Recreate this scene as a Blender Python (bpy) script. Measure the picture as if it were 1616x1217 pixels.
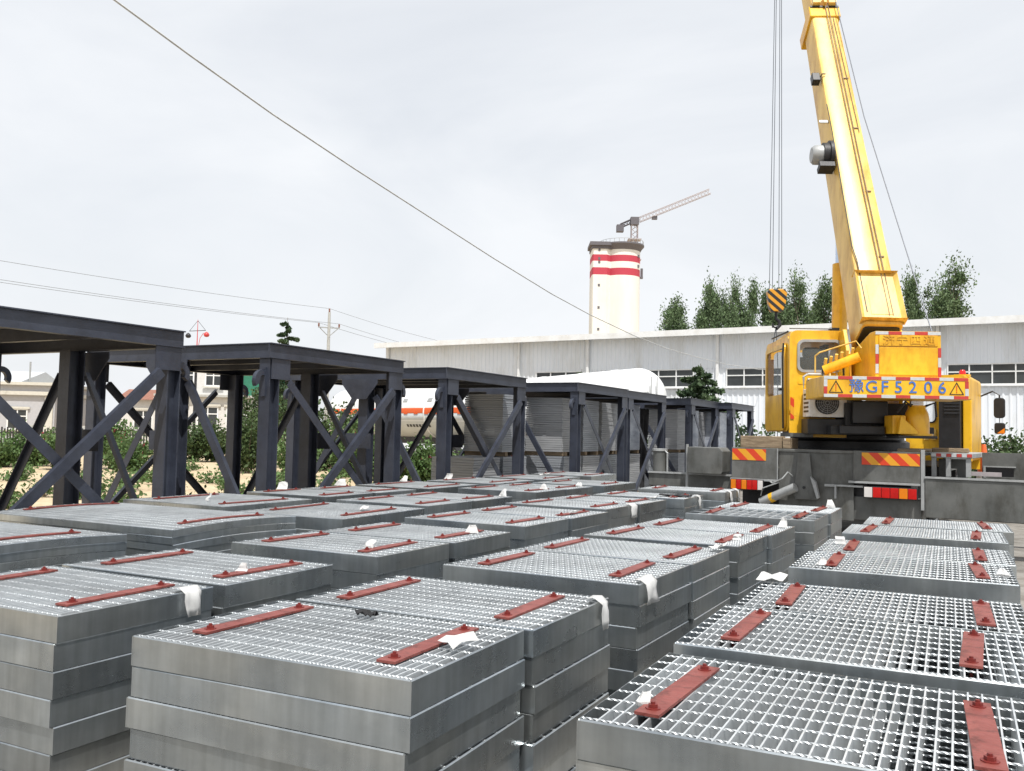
import bpy, bmesh, math, random
from mathutils import Vector, Matrix, Quaternion
R = math.radians
scene = bpy.context.scene
for o in list(bpy.data.objects): bpy.data.objects.remove(o)
COL = scene.collection
rnd = random.Random(7)

# ------------------------------------------------------------------ camera
PITCH, ROLL, EYE = math.atan(73.5/1414), math.atan(.021), 1.6
cd = bpy.data.cameras.new('camera'); cam = bpy.data.objects.new('camera', cd); COL.objects.link(cam)
cd.sensor_width = 36; cd.lens = 1414/1616*36; cd.clip_start = .05; cd.clip_end = 4000
fw = Vector((0, math.cos(PITCH), math.sin(PITCH))); up0 = Vector((0, -math.sin(PITCH), math.cos(PITCH))); x0 = Vector((1, 0, 0))
rt = x0*math.cos(ROLL) + up0*math.sin(ROLL); up = up0*math.cos(ROLL) - x0*math.sin(ROLL)
m = Matrix((rt, up, -fw)).transposed().to_4x4(); m.translation = (0, 0, EYE); cam.matrix_world = m
scene.camera = cam

# ------------------------------------------------------------------ sky, sun, exposure
SUN_EL, SUN_AZ = R(64), R(169)          # azimuth clockwise from +Y: behind the camera, a little to the right
w = bpy.data.worlds.new('World'); scene.world = w; w.use_nodes = True
nt = w.node_tree; nt.nodes.clear()
sky = nt.nodes.new('ShaderNodeTexSky'); sky.sky_type = 'NISHITA'; sky.sun_disc = False
sky.sun_elevation = SUN_EL; sky.sun_rotation = SUN_AZ; sky.dust_density = 3.0; sky.air_density = 1.2
bg1 = nt.nodes.new('ShaderNodeBackground'); bg1.inputs['Strength'].default_value = .1
bg2 = nt.nodes.new('ShaderNodeBackground'); bg2.inputs['Color'].default_value = (.94, .965, 1, 1); bg2.inputs['Strength'].default_value = .93
tc = nt.nodes.new('ShaderNodeTexCoord'); mp = nt.nodes.new('ShaderNodeMapping'); mp.inputs['Scale'].default_value = (1.3, 1.3, 3.2); mp.inputs['Rotation'].default_value = (.25, .3, .5)
nz = nt.nodes.new('ShaderNodeTexNoise'); nz.inputs['Scale'].default_value = 1.5; nz.inputs['Detail'].default_value = 7; nz.inputs['Roughness'].default_value = .52; nz.inputs['Distortion'].default_value = .6
rp = nt.nodes.new('ShaderNodeValToRGB'); rp.color_ramp.elements[0].position = .3; rp.color_ramp.elements[0].color = (.72, .72, .72, 1); rp.color_ramp.elements[1].position = .66; rp.color_ramp.elements[1].color = (.97, .97, .97, 1)
mx = nt.nodes.new('ShaderNodeMixShader'); ow = nt.nodes.new('ShaderNodeOutputWorld')
L = nt.links.new
L(tc.outputs['Generated'], mp.inputs['Vector']); L(mp.outputs['Vector'], nz.inputs['Vector']); L(nz.outputs['Fac'], rp.inputs['Fac'])
L(sky.outputs['Color'], bg1.inputs['Color']); L(rp.outputs['Color'], mx.inputs['Fac']); L(bg1.outputs[0], mx.inputs[1]); L(bg2.outputs[0], mx.inputs[2]); L(mx.outputs[0], ow.inputs['Surface'])
sd = bpy.data.lights.new('sun', 'SUN'); so = bpy.data.objects.new('sun', sd); COL.objects.link(so)
sd.energy = 4.9; sd.angle = R(.6); sd.color = (1, .972, .925)
sv = Vector((math.sin(SUN_AZ)*math.cos(SUN_EL), math.cos(SUN_AZ)*math.cos(SUN_EL), math.sin(SUN_EL)))
so.rotation_mode = 'QUATERNION'; so.rotation_quaternion = sv.to_track_quat('Z', 'Y'); so.location = sv*60
vs = scene.view_settings; vs.view_transform = 'Standard'; vs.look = 'None'; vs.exposure = .12; vs.gamma = 1; vs.use_curve_mapping = False
scene.render.engine = 'CYCLES'

# ------------------------------------------------------------------ materials
def mat(name, col, rough=.6, metal=0, var=.12, scale=6, bump=0, bscale=40, col2=None, stretch=(1, 1, 1), rvar=.0, spec=.5, island=0):
    M = bpy.data.materials.new(name); M.use_nodes = True; t = M.node_tree; b = t.nodes['Principled BSDF']
    b.inputs['Roughness'].default_value = rough; b.inputs['Metallic'].default_value = metal; b.inputs['Specular IOR Level'].default_value = spec
    c = t.nodes.new('ShaderNodeTexCoord'); oi = t.nodes.new('ShaderNodeObjectInfo'); mp = t.nodes.new('ShaderNodeMapping'); mp.inputs['Scale'].default_value = stretch
    sc = t.nodes.new('ShaderNodeVectorMath'); sc.operation = 'SCALE'; sc.inputs[0].default_value = (37, 19, 53)
    ad = t.nodes.new('ShaderNodeVectorMath'); ad.operation = 'ADD'
    t.links.new(oi.outputs['Random'], sc.inputs['Scale']); t.links.new(c.outputs['Object'], ad.inputs[0]); t.links.new(sc.outputs[0], ad.inputs[1]); t.links.new(ad.outputs[0], mp.inputs['Vector'])
    n = t.nodes.new('ShaderNodeTexNoise'); n.inputs['Scale'].default_value = scale; n.inputs['Detail'].default_value = 6; n.inputs['Roughness'].default_value = .6
    t.links.new(mp.outputs[0], n.inputs['Vector'])
    r = t.nodes.new('ShaderNodeValToRGB')
    if col2 is None:
        a_ = [max(0, x*(1-var)) for x in col]; b_ = [min(1, x*(1+var)) for x in col]
    else: a_, b_ = col, col2
    r.color_ramp.elements[0].position = .32; r.color_ramp.elements[0].color = (*a_, 1); r.color_ramp.elements[1].position = .68; r.color_ramp.elements[1].color = (*b_, 1)
    t.links.new(n.outputs['Fac'], r.inputs['Fac']); out = r.outputs['Color']
    if island:
        g = t.nodes.new('ShaderNodeNewGeometry'); h = t.nodes.new('ShaderNodeHueSaturation'); mr = t.nodes.new('ShaderNodeMapRange')
        mr.inputs['To Min'].default_value = 1-island; mr.inputs['To Max'].default_value = 1+island
        t.links.new(g.outputs['Random Per Island'], mr.inputs['Value']); t.links.new(mr.outputs[0], h.inputs['Value']); t.links.new(out, h.inputs['Color']); out = h.outputs['Color']
    t.links.new(out, b.inputs['Base Color'])
    if rvar:
        mr = t.nodes.new('ShaderNodeMapRange'); mr.inputs['To Min'].default_value = max(.03, rough-rvar); mr.inputs['To Max'].default_value = rough+rvar
        t.links.new(n.outputs['Fac'], mr.inputs['Value']); t.links.new(mr.outputs[0], b.inputs['Roughness'])
    if bump:
        n2 = t.nodes.new('ShaderNodeTexNoise'); n2.inputs['Scale'].default_value = bscale; n2.inputs['Detail'].default_value = 5
        bm = t.nodes.new('ShaderNodeBump'); bm.inputs['Strength'].default_value = bump; bm.inputs['Distance'].default_value = .02
        t.links.new(mp.outputs[0], n2.inputs['Vector']); t.links.new(n2.outputs['Fac'], bm.inputs['Height']); t.links.new(bm.outputs[0], b.inputs['Normal'])
    return M
def leafmat(name, c1, c2, island=.35):
    M = mat(name, c1, .6, 0, col2=c2, scale=1.2, island=island, spec=.25); t = M.node_tree; b = t.nodes['Principled BSDF']
    tr = t.nodes.new('ShaderNodeBsdfTranslucent'); ms = t.nodes.new('ShaderNodeMixShader'); ms.inputs[0].default_value = .25
    src = b.inputs['Base Color'].links[0].from_socket; t.links.new(src, tr.inputs['Color'])
    o = t.nodes['Material Output']; t.links.new(b.outputs[0], ms.inputs[1]); t.links.new(tr.outputs[0], ms.inputs[2]); t.links.new(ms.outputs[0], o.inputs['Surface'])
    return M
def glassmat(name, tint=(.8, .85, .85), alpha=.35, rough=.05):
    M = bpy.data.materials.new(name); M.use_nodes = True; t = M.node_tree; b = t.nodes['Principled BSDF']
    b.inputs['Base Color'].default_value = (*tint, 1); b.inputs['Roughness'].default_value = rough; b.inputs['Alpha'].default_value = alpha
    n = t.nodes.new('ShaderNodeTexNoise'); n.inputs['Scale'].default_value = 3; mr = t.nodes.new('ShaderNodeMapRange'); mr.inputs['To Min'].default_value = rough*.6; mr.inputs['To Max'].default_value = rough*2
    t.links.new(n.outputs['Fac'], mr.inputs['Value']); t.links.new(mr.outputs[0], b.inputs['Roughness'])
    return M
def stripemat(name, c1, c2, width, rough=.4):
    M = mat(name, c1, rough); t = M.node_tree; b = t.nodes['Principled BSDF']
    c = t.nodes.new('ShaderNodeTexCoord'); s = t.nodes.new('ShaderNodeSeparateXYZ'); a = t.nodes.new('ShaderNodeMath'); a.operation = 'ADD'
    d = t.nodes.new('ShaderNodeMath'); d.operation = 'DIVIDE'; d.inputs[1].default_value = width; f = t.nodes.new('ShaderNodeMath'); f.operation = 'FRACT'; g = t.nodes.new('ShaderNodeMath'); g.operation = 'GREATER_THAN'; g.inputs[1].default_value = .5
    r = t.nodes.new('ShaderNodeMix'); r.data_type = 'RGBA'; r.inputs['A'].default_value = (*c1, 1); r.inputs['B'].default_value = (*c2, 1)
    t.links.new(c.outputs['Object'], s.inputs[0]); t.links.new(s.outputs['X'], a.inputs[0]); t.links.new(s.outputs['Z'], a.inputs[1]); t.links.new(a.outputs[0], d.inputs[0]); t.links.new(d.outputs[0], f.inputs[0]); t.links.new(f.outputs[0], g.inputs[0]); t.links.new(g.outputs[0], r.inputs['Factor']); t.links.new(r.outputs['Result'], b.inputs['Base Color'])
    return M
G = {}
G['galv'] = mat('galvanized', (.42, .46, .47), .42, .72, col2=(.62, .645, .64), scale=9, bump=.12, bscale=60, rvar=.14)
G['galv_bar'] = mat('galvanized_bar', (.6, .63, .65), .42, .58, col2=(.75, .775, .785), scale=14, rvar=.1)
def band_mat():
    M = mat('galvanized_band', (.37, .4, .425), .29, .88, col2=(.54, .57, .585), scale=2.2, bump=.035, bscale=9, rvar=.09, stretch=(1, 1, 1.6))
    t = M.node_tree; b = t.nodes['Principled BSDF']; src = b.inputs['Base Color'].links[0].from_socket
    mp0 = [n for n in t.nodes if n.bl_idname == 'ShaderNodeMapping'][0]; vec = mp0.inputs['Vector'].links[0].from_socket
    def layer(src, node, lo, hi, p0, p1, out):
        r = t.nodes.new('ShaderNodeValToRGB'); r.color_ramp.elements[0].position = p0; r.color_ramp.elements[0].color = (*lo, 1); r.color_ramp.elements[1].position = p1; r.color_ramp.elements[1].color = (*hi, 1)
        m_ = t.nodes.new('ShaderNodeMix'); m_.data_type = 'RGBA'; m_.blend_type = 'MULTIPLY'; m_.inputs['Factor'].default_value = 1
        t.links.new(node.outputs[out], r.inputs['Fac']); t.links.new(src, m_.inputs['A']); t.links.new(r.outputs['Color'], m_.inputs['B']); return m_.outputs['Result']
    mp = t.nodes.new('ShaderNodeMapping'); mp.inputs['Scale'].default_value = (26, 26, 2.2); t.links.new(vec, mp.inputs['Vector'])
    n = t.nodes.new('ShaderNodeTexNoise'); n.inputs['Scale'].default_value = 1; n.inputs['Detail'].default_value = 4; t.links.new(mp.outputs[0], n.inputs['Vector'])
    src = layer(src, n, (.84, .84, .83), (1.04, 1.04, 1.04), .3, .7, 'Fac')
    n3 = t.nodes.new('ShaderNodeTexNoise'); n3.inputs['Scale'].default_value = 1.3; n3.inputs['Detail'].default_value = 3; t.links.new(vec, n3.inputs['Vector'])
    src = layer(src, n3, (.9, .94, .98), (1.02, 1, .96), .35, .65, 'Fac')
    oi = [n_ for n_ in t.nodes if n_.bl_idname == 'ShaderNodeObjectInfo'][0]; h_ = t.nodes.new('ShaderNodeHueSaturation'); r2 = t.nodes.new('ShaderNodeMapRange'); r2.inputs['To Min'].default_value = .78; r2.inputs['To Max'].default_value = 1.12
    t.links.new(oi.outputs['Random'], r2.inputs['Value']); t.links.new(r2.outputs[0], h_.inputs['Value']); t.links.new(src, h_.inputs['Color']); src = h_.outputs['Color']
    t.links.new(src, b.inputs['Base Color']); return M
G['band'] = band_mat()
G['red'] = mat('red_oxide', (.165, .034, .026), .5, 0, col2=(.235, .062, .05), scale=9, bump=.2, bscale=50)
G['bolt'] = mat('red_bolt', (.17, .022, .018), .45, .2, scale=30)
G['paper'] = leafmat('paper', (.74, .74, .73), (.82, .82, .81), .0); [setattr(n_.inputs[0], 'default_value', .45) for n_ in G['paper'].node_tree.nodes if n_.bl_idname == 'ShaderNodeMixShader']
G['print'] = mat('print_grey', (.35, .35, .36), .7, 0, var=.3, scale=60)
G['rag'] = mat('black_cloth', (.018, .018, .02), .8, 0, var=.4, scale=20, bump=.5)
G['frame'] = mat('dark_paint', (.034, .04, .06), .4, .1, col2=(.052, .06, .083), scale=3, bump=.1, bscale=30, rvar=.08)
G['yellow'] = mat('yellow_paint', (.78, .42, .012), .32, 0, col2=(.86, .5, .03), scale=2.5, bump=.03, rvar=.06)
G['yboom'] = mat('boom_yellow', (.74, .48, .1), .38, 0, col2=(.82, .57, .17), scale=3, stretch=(2, 2, .3), bump=.04, rvar=.08)
G['grey'] = mat('chassis_grey', (.09, .094, .09), .48, .1, col2=(.155, .157, .15), scale=2, bump=.08, bscale=20, rvar=.08)
G['lgrey'] = mat('light_grey', (.35, .36, .36), .45, .2, var=.15)
G['dark'] = mat('dark_metal', (.025, .025, .027), .5, .2, var=.3, bump=.2)
G['black'] = mat('black_plastic', (.014, .014, .016), .38, 0, var=.3)
G['white'] = mat('white_paint', (.74, .74, .72), .45, 0, var=.04, scale=3)
G['silver'] = mat('silver_tape', (.55, .57, .58), .35, .2, var=.08, scale=20)
G['redtape'] = mat('red_tape', (.48, .045, .035), .4, 0, var=.12, scale=12)
G['blue'] = mat('blue_print', (.05, .16, .5), .5, 0, var=.12, scale=30)
G['wood'] = mat('old_wood', (.17, .12, .075), .85, 0, col2=(.34, .26, .17), scale=5, stretch=(1, 9, 9), bump=.5, bscale=25)
G['rubber'] = mat('rubber', (.02, .02, .021), .8, 0, var=.3, bump=.2)
G['chrome'] = mat('chrome', (.55, .62, .72), .12, 1, var=.08)
G['rope'] = mat('steel_rope', (.09, .1, .12), .5, .5, var=.3, scale=60)
G['cable'] = mat('white_cable', (.5, .5, .48), .6, 0, var=.15)
G['wire'] = mat('wire', (.2, .21, .22), .6, .2, var=.15)
G['conc'] = mat('concrete', (.42, .42, .4), .85, 0, var=.14, bump=.2)
G['tower'] = mat('tower_white', (.72, .72, .69), .8, 0, var=.03, scale=.15)
G['towerred'] = mat('tower_red', (.44, .04, .07), .7, 0, var=.05)  # pink cast puts distance haze into the band colour
G['towerdark'] = mat('tower_dark', (.12, .115, .13), .8, 0, var=.15)  # lightened in the colour itself to stand for distance haze
G['clad'] = mat('cladding', (.74, .775, .82), .5, 0, col2=(.79, .82, .855), scale=.25, rvar=.06)
G['trim'] = mat('trim_white', (.77, .78, .78), .5, 0, var=.03)
G['roof'] = mat('roof_grey', (.5, .52, .54), .5, .1, var=.06)
G['winglass'] = mat('dark_window', (.035, .04, .042), .12, 0, var=.5, scale=.8, spec=.6)
G['glass'] = glassmat('cab_glass', (.35, .4, .4), .12, .05)
G['stucco'] = mat('grey_stucco', (.42, .42, .44), .85, 0, var=.06, bump=.15)
G['cream'] = mat('cream_trim', (.55, .53, .47), .8, 0, var=.06)
G['whitewall'] = mat('white_wall', (.6, .59, .57), .85, 0, var=.06)
G['brick'] = mat('red_brick', (.2, .085, .06), .85, 0, col2=(.28, .13, .09), scale=5)
G['green'] = mat('green_sheet', (.03, .18, .11), .5, 0, var=.12)
G['orange'] = mat('orange_stripe', (.72, .11, .015), .5, 0, var=.05)
G['tank'] = mat('tank_white', (.78, .79, .79), .35, 0, var=.03, scale=1)
G['tanklow'] = mat('tank_silver', (.5, .53, .54), .42, .2, var=.06, scale=1)
G['film'] = mat('sheet_bundle', (.3, .32, .35), .4, .35, col2=(.45, .475, .51), scale=1.5, stretch=(1, 1, 12), rvar=.15)
G['bundle_warm'] = mat('sheet_bundle_dull', (.34, .35, .365), .5, .3, col2=(.47, .48, .495), scale=2, stretch=(1, 1, 14))
G['wrap'] = mat('stretch_film', (.32, .35, .42), .2, .3, col2=(.55, .59, .66), scale=2.2, stretch=(.6, .6, 2.5), bump=.6, bscale=5, rvar=.12)
G['bark'] = mat('bark', (.16, .13, .1), .9, 0, var=.3, scale=5, bump=.5)
G['leaf_poplar'] = leafmat('leaf_poplar', (.085, .135, .06), (.15, .205, .1), .5)
G['leaf_bush'] = leafmat('leaf_bush', (.07, .13, .04), (.13, .2, .075), .4)
G['leaf_dark'] = leafmat('leaf_dark', (.045, .08, .03), (.09, .13, .05), .4)
G['leaf_pine'] = leafmat('leaf_pine', (.04, .075, .04), (.1, .14, .06), .45)
G['petal'] = leafmat('petal', (.55, .06, .12), (.65, .16, .22), .2)
G['lens_red'] = mat('lens_red', (.5, .012, .01), .18, 0, var=.15)
G['lens_orange'] = mat('lens_orange', (.7, .2, .01), .18, 0, var=.12)
G['lens_white'] = mat('lens_white', (.65, .62, .6), .18, 0, var=.08)
G['cone'] = mat('cone_orange', (.7, .13, .03), .5, 0, var=.08)
G['hazard'] = stripemat('hazard_panel', (.62, .05, .015), (.72, .33, .02), .26)
G['hookstripe'] = stripemat('hook_stripes', (.02, .02, .02), (.66, .3, .02), .2)
G['lampred'] = mat('lamp_red', (.55, .05, .05), .4, 0, var=.1)
G['steelred'] = mat('lattice_red', (.4, .36, .37), .6, 0, var=.15)  # greyed and lightened so the colour carries haze over the far lattice

def ground_mat():
    M = mat('sandy_ground', (.46, .36, .235), .95, 0, col2=(.6, .49, .33), scale=.5, bump=.5, bscale=6)
    t = M.node_tree; b = t.nodes['Principled BSDF']; c = t.nodes.new('ShaderNodeTexCoord')
    n = t.nodes.new('ShaderNodeTexNoise'); n.inputs['Scale'].default_value = 3.5; n.inputs['Detail'].default_value = 9; n.inputs['Roughness'].default_value = .7
    r = t.nodes.new('ShaderNodeValToRGB'); r.color_ramp.elements[0].position = .35; r.color_ramp.elements[0].color = (.68, .64, .58, 1); r.color_ramp.elements[1].position = .6; r.color_ramp.elements[1].color = (1, 1, 1, 1)
    mx = t.nodes.new('ShaderNodeMix'); mx.data_type = 'RGBA'; mx.blend_type = 'MULTIPLY'; mx.inputs['Factor'].default_value = 1
    src = b.inputs['Base Color'].links[0].from_socket
    t.links.new(c.outputs['Object'], n.inputs['Vector']); t.links.new(n.outputs['Fac'], r.inputs['Fac']); t.links.new(src, mx.inputs['A']); t.links.new(r.outputs['Color'], mx.inputs['B']); t.links.new(mx.outputs['Result'], b.inputs['Base Color'])
    return M
G['ground'] = ground_mat()

G['yard'] = mat('worn_concrete', (.17, .16, .145), .9, 0, col2=(.27, .255, .23), scale=1.2, bump=.4, bscale=12)
def grime(key, lo, scale, stretch=(1, 1, 1), p0=.35, p1=.55, fac=1):
    t = G[key].node_tree; b = t.nodes['Principled BSDF']; src = b.inputs['Base Color'].links[0].from_socket
    c = t.nodes.new('ShaderNodeTexCoord'); mp = t.nodes.new('ShaderNodeMapping'); mp.inputs['Scale'].default_value = stretch; n = t.nodes.new('ShaderNodeTexNoise'); n.inputs['Scale'].default_value = scale; n.inputs['Detail'].default_value = 8; n.inputs['Roughness'].default_value = .68
    r = t.nodes.new('ShaderNodeValToRGB'); r.color_ramp.elements[0].position = p0; r.color_ramp.elements[0].color = (*lo, 1); r.color_ramp.elements[1].position = p1; r.color_ramp.elements[1].color = (1, 1, 1, 1)
    m_ = t.nodes.new('ShaderNodeMix'); m_.data_type = 'RGBA'; m_.blend_type = 'MULTIPLY'; m_.inputs['Factor'].default_value = fac
    t.links.new(c.outputs['Object'], mp.inputs['Vector']); t.links.new(mp.outputs[0], n.inputs['Vector']); t.links.new(n.outputs['Fac'], r.inputs['Fac']); t.links.new(src, m_.inputs['A']); t.links.new(r.outputs['Color'], m_.inputs['B']); t.links.new(m_.outputs['Result'], b.inputs['Base Color'])
grime('yellow', (.68, .6, .5), 3.2, (1, 1, .45)); grime('yboom', (.72, .64, .52), 3, (1.6, .6, .4)); grime('grey', (.6, .58, .54), 4, (1, 1, .4)); grime('frame', (.72, .7, .68), 2.5); grime('red', (.55, .5, .45), 14, p0=.38, p1=.5); grime('clad', (.86, .84, .8), .5, (1, 1, .25), .36, .5); grime('tank', (.9, .89, .87), 1.2, (1, 1, .5)); grime('galv_bar', (.8, .8, .8), 1.6, p0=.38, p1=.58); grime('tower', (.93, .92, .9), .2, (1, 1, .15)); grime('yard', (.6, .57, .53), 2.2); grime('white', (.8, .77, .72), 5); grime('trim', (.88, .86, .83), 1.2)

# ------------------------------------------------------------------ mesh helpers
class MB:
    def __init__(s): s.v = []; s.f = []; s.M = None
    def pt(s, p): s.v.append(tuple(s.M @ Vector(p)) if s.M else tuple(p)); return len(s.v)-1
    def face(s, ids): s.f.append(tuple(ids))
    def box(s, x0, x1, y0, y1, z0, z1):
        i = len(s.v)
        for z in (z0, z1):
            for x, y in ((x0, y0), (x1, y0), (x1, y1), (x0, y1)): s.pt((x, y, z))
        for q in ((0, 3, 2, 1), (4, 5, 6, 7), (0, 1, 5, 4), (1, 2, 6, 5), (2, 3, 7, 6), (3, 0, 4, 7)): s.face([i+k for k in q])
        return s
    def prism(s, pts, d0, d1, axis='y'):
        # pts in the plane across the axis, extruded from d0 to d1
        n = len(pts); i = len(s.v)
        for d in (d0, d1):
            for a, b in pts: s.pt((a, d, b) if axis == 'y' else ((d, a, b) if axis == 'x' else (a, b, d)))
        s.face([i+k for k in range(n)][::-1]); s.face([i+n+k for k in range(n)])
        for k in range(n): s.face((i+k, i+(k+1) % n, i+n+(k+1) % n, i+n+k))
        return s
    def tube(s, path, r, n=8, cap=True, closed=False):
        P = [Vector(p) for p in path]; rs = r if isinstance(r, (list, tuple)) else [r]*len(P); i0 = len(s.v)
        ref = None
        for k, p in enumerate(P):
            t = (P[min(k+1, len(P)-1)]-P[max(k-1, 0)]).normalized()
            if ref is None:
                ref = Vector((0, 0, 1)) if abs(t.z) < .9 else Vector((1, 0, 0))
            a = t.cross(ref).normalized(); b = t.cross(a).normalized(); ref = -b.cross(t).cross(t) if False else ref
            for j in range(n):
                an = 2*math.pi*j/n; s.pt(p+a*rs[k]*math.cos(an)+b*rs[k]*math.sin(an))
        for k in range(len(P)-1):
            for j in range(n):
                a_ = i0+k*n+j; b_ = i0+k*n+(j+1) % n; s.face((a_, b_, b_+n, a_+n))
        if cap:
            s.face([i0+j for j in range(n)][::-1]); s.face([i0+(len(P)-1)*n+j for j in range(n)])
        return s
    def lathe(s, prof, n=24, axis=(0, 0, 0)):
        # prof: list of (r, z) about a vertical axis
        i0 = len(s.v)
        for r_, z in prof:
            for j in range(n):
                a = 2*math.pi*j/n; s.pt((axis[0]+r_*math.cos(a), axis[1]+r_*math.sin(a), axis[2]+z))
        for k in range(len(prof)-1):
            for j in range(n):
                a_ = i0+k*n+j; b_ = i0+k*n+(j+1) % n; s.face((a_, b_, b_+n, a_+n))
        s.face([i0+j for j in range(n)][::-1]); s.face([i0+(len(prof)-1)*n+j for j in range(n)])
        return s
    def ring(s, outer, inner, d0, d1, axis='y'):
        # plate with a hole; outer and inner have the same number of points
        n = len(outer); i = len(s.v)
        f = lambda a, b, d: (a, d, b) if axis == 'y' else ((d, a, b) if axis == 'x' else (a, b, d))
        for d in (d0, d1):
            for a, b in outer: s.pt(f(a, b, d))
            for a, b in inner: s.pt(f(a, b, d))
        for k in range(n):
            q = (k+1) % n
            s.face((i+k, i+q, i+n+q, i+n+k)); s.face((i+2*n+k, i+3*n+k, i+3*n+q, i+2*n+q))
            s.face((i+k, i+2*n+k, i+2*n+q, i+q)); s.face((i+n+k, i+n+q, i+3*n+q, i+3*n+k))
        return s
    def mesh(s, name, m):
        me = bpy.data.meshes.new(name); me.from_pydata(s.v, [], s.f); me.materials.append(m)
        bm = bmesh.new(); bm.from_mesh(me); bmesh.ops.recalc_face_normals(bm, faces=bm.faces); bm.to_mesh(me); bm.free()
        return me
    def build(s, name, m, parent=None, smooth=False, bevel=0, kind=None, loc=None):
        me = s.mesh(name, G[m] if isinstance(m, str) else m)
        return put(name, me, parent, smooth, bevel, kind, loc)
def put(name, me, parent=None, smooth=False, bevel=0, kind=None, loc=None):
    o = bpy.data.objects.new(name, me); COL.objects.link(o); o.parent = parent
    if loc: o.location = loc
    if smooth:
        for p in me.polygons: p.use_smooth = True
        if smooth == 'angle':
            try: me.set_sharp_from_angle(angle=R(40))
            except Exception: pass
    if bevel:
        b = o.modifiers.new('bevel', 'BEVEL'); b.width = bevel; b.segments = 2; b.limit_method = 'ANGLE'; b.angle_limit = R(40)
    if kind: o['kind'] = kind
    return o
def tag(o, label, cat, group=None):
    o['label'] = label; o['category'] = cat
    if group: o['group'] = group
    return o
def thing(name, label, cat, loc=(0, 0, 0), rz=0, group=None):
    o = bpy.data.objects.new(name, None); COL.objects.link(o); o.empty_display_size = .2; o.location = loc; o.rotation_euler = (0, 0, rz)
    return tag(o, label, cat, group)
def struct(o): o['kind'] = 'structure'; return o
def copy_tree(o, parent=None):
    c = o.copy(); COL.objects.link(c); c.parent = parent
    for ch in o.children: copy_tree(ch, c)
    return c
def rrect(x0, x1, z0, z1, r, n=4):
    out = []
    for cx, cz, a0 in ((x1-r, z1-r, 0), (x0+r, z1-r, 90), (x0+r, z0+r, 180), (x1-r, z0+r, 270)):
        for k in range(n+1):
            a = R(a0+90*k/n); out.append((cx+r*math.cos(a), cz+r*math.sin(a)))
    return out
def text_mesh(body, size, depth):
    c = bpy.data.curves.new('t', 'FONT'); c.body = body; c.size = size; c.extrude = depth; c.align_x = 'CENTER'; c.align_y = 'CENTER'; c.resolution_u = 3
    o = bpy.data.objects.new('t', c); COL.objects.link(o); bpy.context.view_layer.update()
    me = bpy.data.meshes.new_from_object(o.evaluated_get(bpy.context.evaluated_depsgraph_get()))
    bpy.data.objects.remove(o); bpy.data.curves.remove(c)
    return me
YAW = R(-27)
u = Vector((math.sin(R(27)), math.cos(R(27)), 0)); v = Vector((math.cos(R(27)), -math.sin(R(27)), 0))
def st(s, t, z=0): return u*s+v*t+Vector((0, 0, z))

# ------------------------------------------------------------------ ground
gm = MB(); N = 40
xs = sorted({-1500, -700, -300, -150, 1500, 700, 300, 150} | {-90+i*4 for i in range(46)})
ys = sorted({-1500, -700, -200, -60, 150, 300, 700, 1800} | {-20+i*4 for i in range(36)})
rg = random.Random(3)
for y in ys:
    for x in xs:
        far = x < -8 and 12 < y < 100 and x > -90
        gm.pt((x, y, rg.uniform(-.05, .04) if far else 0))
for j in range(len(ys)-1):
    for i in range(len(xs)-1):
        a = j*len(xs)+i; gm.face((a, a+1, a+1+len(xs), a+len(xs)))
struct(gm.build('ground', 'ground', smooth=True))
ym = MB(); yp = [st(-8, -8.3), st(15, -8.25), Vector((-.8, 26, 0)), Vector((-3.0, 34, 0)), Vector((-9.5, 62.5, 0)), Vector((60, 20.5, 0)), Vector((40, -20, 0)), Vector((0, -25, 0))]
ym.face([ym.pt((p.x, p.y, .004)) for p in yp])
struct(ym.build('added_pavement', 'yard'))  # sheet added and extended to cut warm sand bounce on stacks and warehouse

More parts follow.
